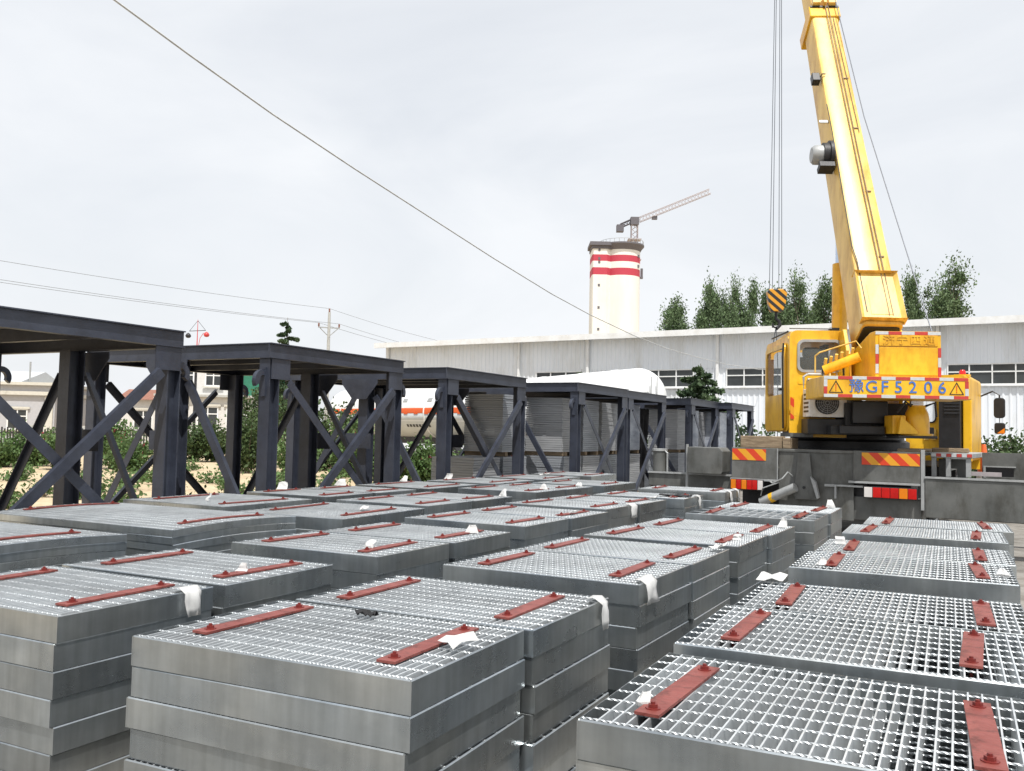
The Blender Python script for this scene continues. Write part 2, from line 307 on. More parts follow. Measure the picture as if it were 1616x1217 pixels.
# ------------------------------------------------------------------ gratings
T = .112; PITCHZ = .1143
def grating_meshes(key, a, b, pitch, rodp, t=T, bend=0, cross=True, twist=True):
    nb = 8 if bend else 1
    zb = lambda y: -bend*(2*y/b)**2
    band = MB(); th = .006
    ch_ = .0045
    def prof(sg):       # outer face at 0, inner face at -th, top outer edge chamfered; sg = outward sign
        return [(0, 0), (0, t-ch_), (-sg*ch_, t), (-sg*th, t), (-sg*th, 0)]
    for sg in (-1, 1):
        P = prof(sg); i = len(band.v)
        for k in range(nb+1):
            y = -b/2+b*k/nb
            for dx, z in P: band.pt((sg*a/2+dx, y, z+zb(y)))
        for k in range(nb):
            for q in range(5): band.face((i+k*5+q, i+k*5+(q+1) % 5, i+k*5+5+(q+1) % 5, i+k*5+5+q))
        band.face([i+q for q in range(5)]); band.face([i+nb*5+q for q in range(5)])
        P = prof(sg); i = len(band.v); z0 = zb(b/2)
        for x in (-a/2+th, a/2-th):
            for dy, z in P: band.pt((x, sg*(b/2-.0005)+dy, z+z0))
        for q in range(5): band.face((i+q, i+(q+1) % 5, i+5+(q+1) % 5, i+5+q))
    bars = MB(); n = int((a-2*th)/pitch); off = (a-n*pitch)/2; bt = .0022+.012*(pitch-.03)/.3
    for i in range(1, n):
        x = -a/2+off+i*pitch
        for k in range(nb):
            y0, y1 = -b/2+th+(b-2*th)*k/nb, -b/2+th+(b-2*th)*(k+1)/nb; j = len(bars.v)
            for y in (y0, y1):
                for z in (.004, t-.0005):
                    for xx in (x-bt, x+bt): bars.pt((xx, y, z+zb(y)))
            for q in ((0, 4, 5, 1), (2, 3, 7, 6), (0, 2, 6, 4), (1, 5, 7, 3)): bars.face([j+q_ for q_ in q])
    rods = MB(); m = int(round((b-.06)/rodp)); ro = (b-m*rodp)/2
    ns = n*8 if twist else n
    for i in range(m+1):
        y = -b/2+ro+i*rodp if m else 0
        y = max(-b/2+.015, min(b/2-.015, y)); rr = .0036; j = len(rods.v); zc = t-.0052+zb(y)
        for k in range(ns+1):
            x = -a/2+th+(a-2*th)*k/ns; an = math.pi/8*k if twist else math.pi/4
            for q in range(4):
                c = an+q*math.pi/2; rods.pt((x, y+rr*math.cos(c), zc+rr*math.sin(c)))
        for k in range(ns):
            for q in range(4):
                a_ = j+k*4+q; b_ = j+k*4+(q+1) % 4; rods.face((a_, b_, b_+4, a_+4))
    return {'a': a, 'b': b, 't': t, 'edge_band': band.mesh('edge_band', G['band']), 'bearing_bars': bars.mesh('bearing_bars', G['galv_bar']), 'cross_rods': rods.mesh('cross_rods', G['galv_bar'])}
GT = {
 'p30': grating_meshes('p30', 1.24, .86, .032, .1),
 'p40': grating_meshes('p40', 1.26, .9, .041, .104),
 'p40s': grating_meshes('p40s', 1.25, .83, .041, .1),
 'p36': grating_meshes('p36', 1.24, .9, .036, .075),
 'wide': grating_meshes('wide', 1.42, 1.36, .034, .1),
 'long': grating_meshes('long', 1.24, 1.42, .034, .1),
 'stripe': grating_meshes('stripe', 1.26, .95, .1, .3, twist=False),
 'thin': grating_meshes('thin', 2.2, 1.36, .034, .1, t=.055, bend=.022),
}
bolt = MB()
bolt.prism([(.0145*math.cos(R(60*k)), .0145*math.sin(R(60*k))) for k in range(6)], .0, .01, 'z')
bolt.prism([(.007*math.cos(R(45*k)), .007*math.sin(R(45*k))) for k in range(8)], .01, .017, 'z')
bolt.prism([(.023*math.cos(R(40*k)), .023*math.sin(R(40*k))) for k in range(9)], -.003, .0, 'z')
bolt.prism([(.007*math.cos(R(60*k)), .007*math.sin(R(60*k))) for k in range(6)], -.06, -.003, 'z')
BOLT = bolt.mesh('bolt', G['bolt'])
BARS = {}
def bar_mesh(wd, ln, bend=0):
    k = (wd, ln, bend)
    if k not in BARS:
        b = MB(); n = 8 if bend else 1; i = 0
        for j in range(n+1):
            y = -ln/2+ln*j/n; z = -bend*(2*y/1.36)**2
            for x, dz in ((-wd/2, 0), (wd/2, 0), (wd/2, .009), (-wd/2, .009)): b.pt((x, y, z+dz))
        for j in range(n):
            for q in range(4): b.face((j*4+q, j*4+(q+1) % 4, j*4+4+(q+1) % 4, j*4+4+q))
        b.face((3, 2, 1, 0)); b.face([n*4+q for q in range(4)])
        BARS[k] = b.mesh('clamp_bar', G['red'])
    return BARS[k]
ORD = ['top', 'second', 'third', 'fourth', 'fifth', 'sixth', 'seventh', 'eighth', 'ninth', 'tenth', 'eleventh', 'twelfth', 'thirteenth', 'fourteenth', 'fifteenth', 'sixteenth']
TOPS = {}
def stack(key, kind, s, t, where, ztop=.8, yaw=0, clamps='std', zs=PITCHZ, jit=.008):
    """s = near edge along the row, t = right edge; where names the stack in words"""
    g = GT[kind]; a, b, th = g['a'], g['b'], g['t']; n = max(1, round(ztop/zs)); dz = ztop/n
    c = st(s+b/2, t-a/2)
    rr = random.Random(key)
    for k in range(n):
        j = 0 if k == 0 else jit*(1+.15*k)
        lab = ('topmost galvanized grating, ' if k == 0 else ORD[k]+' galvanized grating down, ')+where
        o = thing('steel_grating', lab, 'grating', c+u*rr.uniform(-j, j)+v*rr.uniform(-j, j)+Vector((0, 0, ztop-th-k*dz)), YAW+R(yaw)+(R(rr.uniform(-.5, .5)) if k else 0), 'galvanized steel gratings in stacks')
        for pn in ('edge_band', 'bearing_bars', 'cross_rods'): put(pn, g[pn], o, kind=None if pn == 'edge_band' else 'stuff')
        if k == 0:
            TOPS[key] = o
            if clamps:
                wd, ln, bd = (.075, min(.62, b*.72), 0) if clamps == 'std' else clamps
                for sx in (-1, 1):
                    xx = sx*(a/2-.2-rr.uniform(-.02, .03)); ry = rr.uniform(-.03, .03) if not bd else 0
                    e = put('clamp_bar', bar_mesh(wd, ln, bd), o); e.location = (xx, ry, th+.002); e.rotation_euler = (0, 0, R(rr.uniform(-3, 3)))
                    for sy in (-1, 1):
                        q = put('bolt', BOLT, e); q.location = (0, sy*(ln/2-.055), .012-bd*((ln-.11)/1.36)**2)
rowname = {'R': 'row farthest from the dark frames', 'A': 'fourth row from the dark frames', 'B': 'third row from the dark frames', 'C': 'second row from the dark frames', 'D': 'row beside the dark frames'}
ROWS = {   # key, mesh, s, t, top height, yaw, clamps ; first entry is farthest from the crane
 'A': [('A1a', 'p30', 2.44, -1.6, .8, 1.5, 'std'), ('A1b', 'p30', 3.34, -1.58, .797, 0, 'std'), ('A2a', 'p36', 4.64, -1.56, .8, -1.5, 'std'), ('A2b', 'p36', 5.57, -1.53, .8, -1, 'std'), ('A3a', 'p36', 6.66, -1.48, .8, -1.5, 'std'), ('A3b', 'p36', 7.59, -1.42, .8, -2, 'std'), ('A4a', 'stripe', 8.95, -1.3, .82, 0, 'std'), ('A4b', 'p36', 9.93, -1.28, .82, 0, 'std')],
 'B': [('B1a', 'p30', 2.5, -3.36, .8, 0, 'std'), ('B1b', 'p30', 3.42, -3.34, .8, 0, 'std'), ('B2a', 'p30', 4.7, -3.31, .8, -.5, 'std'), ('B2b', 'p30', 5.6, -3.28, .8, -.5, 'std'), ('B3a', 'p36', 6.92, -3.36, .8, -1, 'std'), ('B3b', 'p36', 7.86, -3.32, .8, -1.5, 'std'), ('B4a', 'p36', 9.05, -3.42, .8, -2, 'std'), ('B4b', 'p36', 9.98, -3.36, .8, -2, 'std'), ('B5', 'p36', 11.15, -3.2, .8, 0, 'std'), ('B6', 'p36', 12.25, -2.95, .84, 0, 'std')],
 'C': [('C2', 'long', 6.42, -4.96, .8, 2, (.06, .9, 0)), ('C3a', 'p36', 8.15, -5.1, .8, -1.5, 'std'), ('C3b', 'p36', 9.1, -5.06, .8, -1, 'std'), ('C4a', 'p36', 10.94, -5.15, .8, -2, 'std'), ('C4b', 'p36', 11.87, -5.1, .8, -2, 'std'), ('C5', 'long', 13.05, -5.0, .8, -1, 'std')],
 'D': [('D1', 'wide', 6.68, -6.6, .8, 0, (.06, .95, 0)), ('D2a', 'p36', 8.41, -6.68, .8, 0, 'std'), ('D2b', 'p36', 9.35, -6.64, .8, 0, 'std'), ('D3', 'long', 10.5, -6.6, .8, 0, (.06, .95, 0)), ('D4', 'long', 12.25, -6.5, .8, 1, (.06, .95, 0)), ('D5', 'long', 14.0, -6.4, .8, 1, (.06, .95, 0)), ('D6', 'long', 15.8, -6.35, .8, 1, (.06, .95, 0))],
 'R': [('R1', 'p40', 2.41, .26, .79, .5, 'std'), ('R2', 'p40', 3.41, .24, .806, 1, 'std'), ('R3', 'p40s', 4.34, .24, .8, 1, 'std'), ('R4', 'p40', 5.82, .25, .8, 1, 'std'), ('R5', 'p40', 6.74, .27, .8, 1, 'std'), ('R6', 'p40', 8.2, .28, .8, 1, 'std'), ('R7', 'p40', 9.2, .35, .8, 1.5, 'std')],
}
for rk, lst in ROWS.items():
    n = len(lst)
    for i, (key, kind, s, t_, zt, yw, cl) in enumerate(lst):
        k = n-1-i
        where = ('stack at crane end of ' if k == 0 else ORD[k]+' stack from crane end, ')+rowname[rk]
        stack(key, kind, s, t_, where, zt, yw, cl)
for key, s, ex in (('C0', 3.1, 'thin curved-sheet stack with a second such stack toward the frames'), ('C1', 4.84, 'thin curved-sheet stack next to the frames')):
    stack(key, 'thin', s, -5.26 if key == 'C1' else -5.3, ex, .845, 0, (.055, .92, .022), .0565, .006)

# ------------------------------------------------------------------ dark steel frames
def build_frame():
    Lx, Wd, H = 3.05, 3.66, 2.7     # along the row (local y), across it (local -x), height
    t = thing('braced_trestle', '', 'steel frame')
    bh, bw = .2, .1              # ring beam
    def ibeam(p, q, side):
        """C-section from p to q in plan, web outside; side = outward normal"""
        p, q = Vector(p), Vector(q); d = (q-p).normalized(); b = MB(); nrm = Vector(side)
        prof = [(0, 0), (-bw, 0), (-bw, .014), (-.045, .014), (-.045, bh-.014), (-bw, bh-.014), (-bw, bh), (0, bh), (0, bh-.014), (-.033, bh-.014), (-.033, .014), (0, .014)]
        i = len(b.v)
        for e in (p, q):
            for o_, z in prof: b.pt(e+nrm*o_+Vector((0, 0, H-bh+z)))
        n = len(prof); b.face([i+k for k in range(n)]); b.face([i+n+k for k in range(n)][::-1])
        for k in range(n): b.face((i+k, i+(k+1) % n, i+n+(k+1) % n, i+n+k))
        return b
    e = .003
    ibeam((0, e, 0), (0, Lx-e, 0), (1, 0, 0)).build('beam', 'frame', t)
    ibeam((-Wd, e, 0), (-Wd, Lx-e, 0), (-1, 0, 0)).build('beam', 'frame', t)
    ibeam((-.034, 0, 0), (-Wd+.034, 0, 0), (0, -1, 0)).build('beam', 'frame', t)
    ibeam((-.034, Lx, 0), (-Wd+.034, Lx, 0), (0, 1, 0)).build('beam', 'frame', t)
    for k in (1, 2):
        y = Lx*k/3; b = MB(); b.box(-Wd+.05, -.05, y-.04, y+.04, H-.18, H-.03); b.build('joist', 'frame', t)
    MB().box(-Wd+.05, -.05, .05, Lx-.05, H-.024, H-.0165).build('deck_plate', 'frame', t)
    hp, zt = .088, H-bh-.001           # H-section posts
    def post(cx, cy, hp=hp):
        b = MB()
        for s in (-1, 1): b.box(cx-hp, cx+hp, cy+s*hp-.008, cy+s*hp+.008, .02, zt)
        b.box(cx-.006, cx+.006, cy-hp+.008, cy+hp-.008, .02, zt)
        b.box(cx-.2, cx+.2, cy-.2, cy+.2, 0, .02)
        return b.build('post', 'frame', t)
    hi = hp+.035; corners = [(-hi, hi), (-hi, Lx-hi), (-Wd+hi, hi), (-Wd+hi, Lx-hi)]
    for c in corners: post(*c)
    for y in (.14, Lx-.14): post(-Wd/2, y, .1)
    def brace(p, q, nrm, wd=.112, dp=.06):
        """angle section from p to q; nrm = outward face normal"""
        p, q, n_ = Vector(p), Vector(q), Vector(nrm); d = (q-p).normalized(); s_ = d.cross(n_).normalized()
        if s_.z < 0: s_ = -s_
        b = MB(); prof = [(0, -wd/2), (0, wd/2), (-dp, wd/2), (-dp, wd/2-.01), (-.01, wd/2-.01), (-.01, -wd/2)]
        i = 0; nn = len(prof)
        for e_ in (p, q):
            for a_, c_ in prof: b.pt(e_+n_*a_+s_*c_)
        b.face(range(nn)); b.face([nn+k for k in range(nn)][::-1])
        for k in range(nn): b.face((k, (k+1) % nn, nn+(k+1) % nn, nn+k))
        return b.build('brace', 'frame', t)
    def gusset(pts, x=None, y=None, th=.012):
        b = MB()
        if x is not None: b.prism(pts, x-th/2, x+th/2, 'x')
        else: b.prism(pts, y-th/2, y+th/2, 'y')
        return b.build('gusset', 'frame', t)
    for x, s in ((-.026, 1), (-Wd+.026, -1)):
        brace((x+s*.014, .38, zt-.3), (x+s*.014, Lx-.35, .12), (s, 0, 0)); brace((x+s*.1, Lx-.38, zt-.3), (x+s*.1, .35, .12), (s, 0, 0))
        gusset([(.05, zt-.27), (.4, zt-.27), (.4, zt), (.05, zt)], x=x); gusset([(Lx-.4, zt-.27), (Lx-.05, zt-.27), (Lx-.05, zt), (Lx-.4, zt)], x=x)
        gusset([(.02, .03), (.42, .03), (.42, .3), (.02, .3)], x=x); gusset([(Lx-.42, .03), (Lx-.02, .03), (Lx-.02, .3), (Lx-.42, .3)], x=x)
    for y, s in ((hp, -1), (Lx-hp, 1)):
        c = -Wd/2
        brace((c+.22, y, zt-.3), (-.3, y, .15), (0, s, 0)); brace((c-.22, y, zt-.3), (-Wd+.3, y, .15), (0, s, 0))
        gusset([(c-.4, zt), (c-.4, zt-.08), (c-.16, zt-.36), (c+.16, zt-.36), (c+.4, zt-.08), (c+.4, zt)], y=y+s*.17)
        gusset([(c-.28, 1.25), (c+.28, 1.25), (c+.28, 1.52), (c-.28, 1.52)], y=y+s*.165)
    for cx, cy in corners:              # lifting hooks facing out along the row
        s = -1 if cy < Lx/2 else 1; b = MB(); pts = []
        R1, R0 = .15, .075
        for k in range(11):
            a = R(100-130*k/10); pts.append((R1*math.cos(a), R1*math.sin(a)))
        for k in range(11):
            a = R(-25+125*k/10); pts.append((.005+R0*math.cos(a), R0*math.sin(a)))
        pts = [(-.03, .15), *pts, (-.03, .06)]
        yb = cy+s*(hp+.03)
        P = [(yb+s*(a+.02), zt-.3+z) for a, z in pts]
        i = len(b.v); n = len(P)
        b.prism(P, cx-.03, cx+.03, 'x'); b.box(cx-.035, cx+.035, min(yb-s*.03, yb+s*.0), max(yb-s*.03, yb+s*.0), zt-.5, zt-.12)
        b.build('lifting_hook', 'frame', t)
    return t
fr0 = build_frame()
FR = [((-3.83, 10.46), 'dark steel frame with X braces beside the curved thin grating stacks'), ((-1.71, 14.3), 'dark X-braced steel frame with leafy bushes right behind its posts'), ((.32, 18.15), 'dark X-braced steel frame in front of the orange-striped tanker'),
      ((2.87, 21.9), 'dark X-braced steel frame in front of the plain white tank'), ((4.35, 25.0), 'dark steel frame standing fifth along the row, partly behind its neighbour'), ((6.7, 28.85), 'dark steel frame, second from the crane end of its row'), ((8.6, 31.7), 'dark steel frame at the crane end of its row')]
FA = R(-28); fu = Vector((math.sin(R(28)), math.cos(R(28)), 0))
for i, ((x, y), lab) in enumerate(FR):
    f = fr0 if i == 0 else copy_tree(fr0)
    p = Vector((x, y, 0))-fu*3.05; f.location = p; f.rotation_euler = (0, 0, FA); tag(f, lab, 'steel frame', 'dark steel frames in a row')

# ------------------------------------------------------------------ truck crane
CR = thing('truck_crane', 'yellow truck crane with raised boom, grey chassis and plate lettering', 'crane', (4.65, 13.45, 0), R(-33))
def cp(name, b, m, parent=CR, **k): return b.build(name, m, parent, **k)
# --- carrier (x right, y forward, z up from the rear centre)
ch = cp('chassis', MB().box(-.62, .62, .15, 8.6, .62, 1.2).box(-1.2, 1.2, .3, .9, .5, 1.1).box(-1.2, 1.2, 5.3, 5.9, .5, 1.1), 'dark')
dk = cp('deck', MB().box(-1.375, 1.375, .03, 6.0, 1.385, 1.43), 'grey', bevel=.008)
cp('deck_side', MB().box(-1.37, -1.33, .05, 6, 1.1, 1.383), 'grey'); cp('deck_side', MB().box(1.33, 1.37, 2.6, 6, 1.1, 1.383), 'grey')
lp = cp('rear_panel', MB().box(-1.375, -.66, 0, .03, .96, 1.435), 'grey', bevel=.006)
cp('panel_lip', MB().box(-1.385, -.64, -.04, .02, .925, .957), 'lgrey', lp)
rpn = cp('rear_panel', MB().box(.46, 1.375, 0, .03, .995, 1.435), 'grey', bevel=.006)
cp('panel_lip', MB().box(.4, 1.37, -.04, .02, .962, .992), 'lgrey', rpn)
cp('edge_trim', MB().box(1.377, 1.42, -.012, .06, .62, 1.47), 'lgrey', rpn)
cp('edge_trim', MB().box(-.66, -.648, -.008, .03, .96, 1.435), 'lgrey', lp)
cp('rear_panel', MB().box(-.645, .455, .05, .08, .4, 1.432), 'grey', bevel=.006)
for x0, x1, z0, z1 in ((-1.365, -.83, 1.24, 1.415), (.58, 1.362, 1.235, 1.41)):
    cp('hazard_panel', MB().box(x0, x1, -.006, -.002, z0, z1), 'hazard')
# tail lights
for x0, x1, z in ((-1.37, -.86, .86), (.62, 1.33, .84)):
    h = cp('tail_light', MB().box(x0-.01, x1+.01, -.045, .0, z-.085, z+.085), 'black', bevel=.008)
    wd = (x1-x0)/6; order = ['lens_white', 'lens_red', 'lens_red', 'lens_red', 'lens_orange', 'lens_red'] if x0 > 0 else ['lens_orange', 'lens_red', 'lens_orange', 'lens_red', 'lens_red', 'lens_white']
    for k, c in enumerate(order): cp('lens', MB().box(x0+k*wd+.004, x0+(k+1)*wd-.004, -.062, -.0455, z-.072, z+.072), c, h, bevel=.004)
cp('light_bracket', MB().box(.2, .6, -.02, .04, .9, .925).box(.2, .225, -.03, .04, .72, .925).box(.05, .2, .0, .04, .89, .925), 'lgrey')
cp('lower_box', MB().box(.1, 1.37, .1, .5, .42, .76), 'grey', bevel=.01); cp('lower_box', MB().box(-1.3, -.7, .3, .7, .45, .8), 'dark', bevel=.01)
cp('tow_bracket', MB().prism([(-.33, 1.37), (-.16, 1.37), (-.13, 1.05), (-.02, .72), (-.05, .68), (-.37, .68), (-.4, .74), (-.36, 1.05)], -.035, .0), 'grey', bevel=.006)
cp('tow_bracket', MB().prism([(-.13, 1.03), (-.05, .95), (0, .72), (-.03, .7)], -.13, -.04), 'lgrey', bevel=.004)
cp('bracket_bolt', MB().tube([(-.24, -.05, .86), (-.24, -.036, .86)], .022, 8), 'dark')
cy_ = cp('outrigger_cylinder', MB().tube([(-.9, .0, .6), (-.35, -.1, .86)], .07, 12), 'lgrey', smooth='angle')
cp('yellow_band', MB().tube([(-.75, -.024, .671), (-.69, -.034, .6995)], .074, 12), 'yellow', cy_)
cp('hose', MB().tube([(-.8, 0, .95), (-.7, -.08, .9), (-.55, -.1, .98), (-.48, -.05, 1.08), (-.42, 0, 1.02)], .012, 6), 'lgrey'); cp('hose', MB().tube([(-.9, -.03, .7), (-.85, -.1, .82), (-.6, -.08, .92)], .01, 6), 'lgrey')
# left outrigger
ol = cp('outrigger_beam', MB().box(-3.0, -1.2, .45, .78, .74, .97), 'grey', bevel=.01)
cp('beam_lip', MB().box(-3.0, -1.39, .42, .45, .955, .985), 'lgrey', ol)
jk = cp('outrigger_jack', MB().tube([(-2.86, .6, .3), (-2.86, .6, 1.34)], .115, 16), 'grey', smooth='angle')
cp('jack_cap', MB().tube([(-2.86, .6, 1.33), (-2.86, .6, 1.37)], .13, 16), 'lgrey', jk, smooth='angle'); cp('jack_rod', MB().tube([(-2.86, .6, .05), (-2.86, .6, .32)], .07, 12), 'chrome', jk, smooth='angle'); cp('foot_plate', MB().lathe([(.26, 0), (.26, .03), (.1, .07)], 16, (-2.86, .6, 0)), 'dark', jk)
cp('jack_pipe', MB().tube([(-2.7, .55, .98), (-2.7, .55, 1.3), (-2.76, .57, 1.34)], .016, 6), 'lgrey', jk)
bxk = cp('control_box', MB().prism([(-2.2, .985), (-1.62, .985), (-1.6, 1.03), (-1.6, 1.36), (-1.66, 1.42), (-2.2, 1.42)], .2, .6), 'grey', bevel=.012)
cp('box_hinge', MB().tube([(-2.24, .3, .75), (-2.24, .3, 1.46)], .025, 8), 'lgrey', bxk)
# right outrigger, rear panels on the right
orr = cp('outrigger_beam', MB().box(1.425, 4.2, -.02, .33, .52, 1.07), 'grey', bevel=.012)
cp('beam_lip', MB().box(1.425, 3.1, -.035, .0, 1.072, 1.1), 'lgrey', orr)
jr = cp('outrigger_jack', MB().tube([(4.05, .16, .3), (4.05, .16, 1.4)], .115, 16), 'grey', smooth='angle'); cp('foot_plate', MB().lathe([(.26, 0), (.26, .03), (.1, .07)], 16, (4.05, .16, 0)), 'dark', jr); cp('jack_rod', MB().tube([(4.05, .16, .05), (4.05, .16, .32)], .07, 12), 'chrome', jr)
sp = cp('side_panel', MB().ring(rrect(2.0, 4.1, 1.0, 1.44, .005, 1), rrect(2.05, 2.42, 1.08, 1.22, .005, 1), 1.55, 1.6), 'grey', bevel=.006)
cp('panel_back', MB().box(2.03, 2.45, 1.75, 1.77, 1.02, 1.3), 'black', sp)
cp('hole_frame', MB().box(2.02, 2.05, 1.52, 1.549, 1.06, 1.24).box(2.05, 2.45, 1.52, 1.549, 1.222, 1.24), 'lgrey', sp)
pl = cp('side_platform', MB().box(1.43, 1.98, .5, 2.6, 1.36, 1.43), 'lgrey', bevel=.006)
for k in range(8):
    cp('reflector_strip', MB().box(1.44+k*.067, 1.44+k*.067+.062, .492, .498, 1.375, 1.42), 'redtape' if k % 2 else 'silver', pl)
for x in (1.47, 1.66, 1.92): cp('support', MB().box(x-.03, x+.03, .52, .6, 1.09, 1.358), 'lgrey', pl)
cp('wheel_arch', MB().ring([(1.5, .55), (1.86, .55), (1.86, 1.34), (1.5, 1.34)], [(1.56, .55), (1.8, .55), (1.74, 1.2), (1.62, 1.2)], .8, .86), 'grey', pl)
cp('red_bar', MB().box(1.7, 2.3, 1.0, 1.04, 1.1, 1.16), 'steelred', pl)
for y in (1.3, 2.7, 6.9):
    for s in (-1, 1):
        wl = cp('wheel', MB(), 'rubber') if False else None
        b = MB(); b.M = Matrix.Translation((s*1.05, y, .5)) @ Matrix.Rotation(R(90), 4, 'Y')
        b.lathe([(.3, -.14), (.42, -.15), (.49, -.12), (.5, -.05), (.5, .05), (.49, .12), (.42, .15), (.3, .14)], 28); ty = cp('wheel', b, 'rubber', smooth='angle')
        b = MB(); b.M = Matrix.Translation((s*1.05, y, .5)) @ Matrix.Rotation(R(90), 4, 'Y'); b.lathe([(.26, -.155), (.29, -.16), (.29, .16), (.26, .155), (.1, .1*s), (.1, .14*s)], 20); cp('rim', b, 'lgrey', ty, smooth='angle')
# driver cab in front
dcab = cp('driver_cab', MB().ring(rrect(.15, 1.36, 1.2, 2.95, .1), rrect(.25, .72, 1.98, 2.62, .08), 6.3, 6.36), 'yellow')
cp('cab_shell', MB().ring(rrect(.15, 1.36, 1.2, 2.95, .1), rrect(.2, 1.31, 1.25, 2.9, .08), 6.362, 8.3), 'yellow', dcab, smooth='angle')
cp('cab_nose', MB().prism([(.2, 1.0), (1.33, 1.0), (1.33, 2.0), (.2, 2.0)], 8.302, 8.36), 'yellow', dcab); cp('cab_window', MB().box(.24, .73, 6.32, 6.33, 1.96, 2.64), 'glass', dcab)
cp('rear_window_rim', MB().ring(rrect(.235, .735, 1.965, 2.635, .09), rrect(.262, .708, 1.992, 2.608, .075), 6.285, 6.299), 'black', dcab)
for k in range(2): cp('vent', MB().box(.5+k*.14, .59+k*.14, 6.27, 6.299, 1.62, 1.84).box(.51+k*.14, .58+k*.14, 6.262, 6.27, 1.7, 1.76), 'yboom', dcab)
eb = cp('engine_cover', MB().box(.82, 1.22, 5.95, 6.28, 1.45, 2.7), 'black', bevel=.02)
for k in range(7): cp('louver', MB().box(.92, 1.2, 5.92, 5.949, 2.15+k*.065, 2.18+k*.065), 'dark', eb)
cp('cab_pillar', MB().prism([(1.24, 1.2), (1.4, 1.2), (1.4, 2.4), (1.3, 2.92), (1.24, 2.92)], 6.1, 6.28), 'yellow', dcab, bevel=.02)
mr_ = cp('wing_mirror', MB().prism(rrect(1.62, 1.84, 2.12, 2.56, .07), 8.1, 8.18), 'black', bevel=.02)
cp('mirror_arm', MB().tube([(1.37, 8.2, 2.6), (1.6, 8.14, 2.7), (1.73, 8.14, 2.62), (1.73, 8.14, 1.7)], .018, 8), 'black', mr_)
lm = cp('wing_mirror', MB().prism(rrect(1.63, 1.84, 1.78, 2.02, .05), 8.1, 8.18), 'black', bevel=.02); cp('mirror_reflector', MB().prism([(1.68, 1.79), (1.83, 1.79), (1.83, 1.91)], 8.085, 8.098), 'lens_orange', lm)
bc = cp('beacon', MB().lathe([(.07, 0), (.065, .06), (.04, .1)], 14, (1.15, 6.9, 2.99)), 'lens_red', smooth='angle'); cp('beacon_base', MB().box(1.0, 1.3, 6.8, 7.0, 2.952, 2.99), 'yellow', bc)
# --- slewing upper: its own frame, expressed through a matrix into the carrier frame
HEAD = R(3.5); PIV = Vector((5.64, 15.1, 0))
bpy.context.view_layer.update()
CINV = (Matrix.Translation(Vector((4.65, 13.45, 0))) @ Matrix.Rotation(R(-33), 4, 'Z')).inverted()
UPM = CINV @ Matrix.Translation(PIV) @ Matrix.Rotation(-HEAD, 4, 'Z')
WM = CINV                                # world coordinates into the carrier frame
class UB(MB):
    def __init__(s): super().__init__(); s.M = UPM
class WB(MB):
    def __init__(s): super().__init__(); s.M = WM
cp('slew_ring', UB().lathe([(.98, 1.432), (.98, 1.56), (.9, 1.6), (.9, 1.66)], 36), 'dark', smooth='angle')
tt = cp('turntable', UB().box(-.75, .75, -1.75, 1.3, 1.665, 1.8).box(.05, .6, -2.25, -1.75, 1.63, 1.668).box(-.5, .5, -1.6, .9, 1.8, 2.15), 'dark', bevel=.01)
# side plates that carry the boom
for s in (-1, 1): cp('boom_bracket', UB().prism([(-1.25, 1.8), (.5, 1.8), (.3, 2.2), (-.9, 3.25), (-1.3, 3.3), (-1.5, 2.9)], s*.42-.03, s*.42+.03, 'x'), 'yellow', tt, bevel=.008)
# counterweight beam with the lettering
cw = cp('counterweight', UB().prism([(-1.09, -2.55), (.9, -2.55), (.98, -2.45), (.98, -1.75), (-1.09, -1.6)], 2.185, 2.49, 'z'), 'yellow', bevel=.012)
def utext(name, body, size, x, z, y, m, parent, dep=.003, sx=1):
    me = text_mesh(body, size, dep); me.materials.clear(); me.materials.append(G[m])
    me.transform(UPM @ Matrix.Translation((x, y, z)) @ Matrix.Rotation(R(90), 4, 'X') @ Matrix.Diagonal((sx, 1, 1, 1)))
    return put(name, me, parent)
chars = '豫GF5206'; pos = [-.636, -.43, -.25, -.06, .135, .345, .535]
for c, x in zip(chars, pos): utext('plate_character', c, (.235 if c != '豫' else .2), x, 2.337, -2.556, 'blue', cw, .004, 1.05)
for k in range(10):
    x = -1.088+k*.1985; cp('reflector_strip', UB().box(x, x+.195, -2.556, -2.5505, 2.443, 2.487), 'silver' if k % 2 == 0 else 'redtape', cw); cp('reflector_strip', UB().box(x, x+.195, -2.556, -2.5505, 2.188, 2.232), 'silver' if k % 2 == 0 else 'redtape', cw)
for k in range(2):
    cp('reflector_strip', UB().box(-1.088, -1.04, -2.556, -2.5505, 2.235+k*.103, 2.335+k*.103), 'redtape' if k == 0 else 'silver', cw); cp('reflector_strip', UB().box(.85, .898, -2.556, -2.5505, 2.235+k*.103, 2.335+k*.103), 'silver' if k == 0 else 'redtape', cw)
for x in (-.92, .735):
    tri = lambda s_, z0: [(x-.1*s_, z0), (x+.1*s_, z0), (x, z0+.175*s_)]
    a = tri(1, 2.252); c_ = (x, 2.252+.058); inn = [(c_[0]+(p[0]-c_[0])*.84, c_[1]+(p[1]-c_[1])*.84) for p in a]
    wt = cp('warning_triangle', UB().ring(a, inn, -2.557, -2.551), 'dark', cw); cp('exclamation_mark', UB().box(x-.006, x+.006, -2.557, -2.551, 2.31, 2.375).box(x-.007, x+.007, -2.557, -2.551, 2.283, 2.296), 'orange', wt)
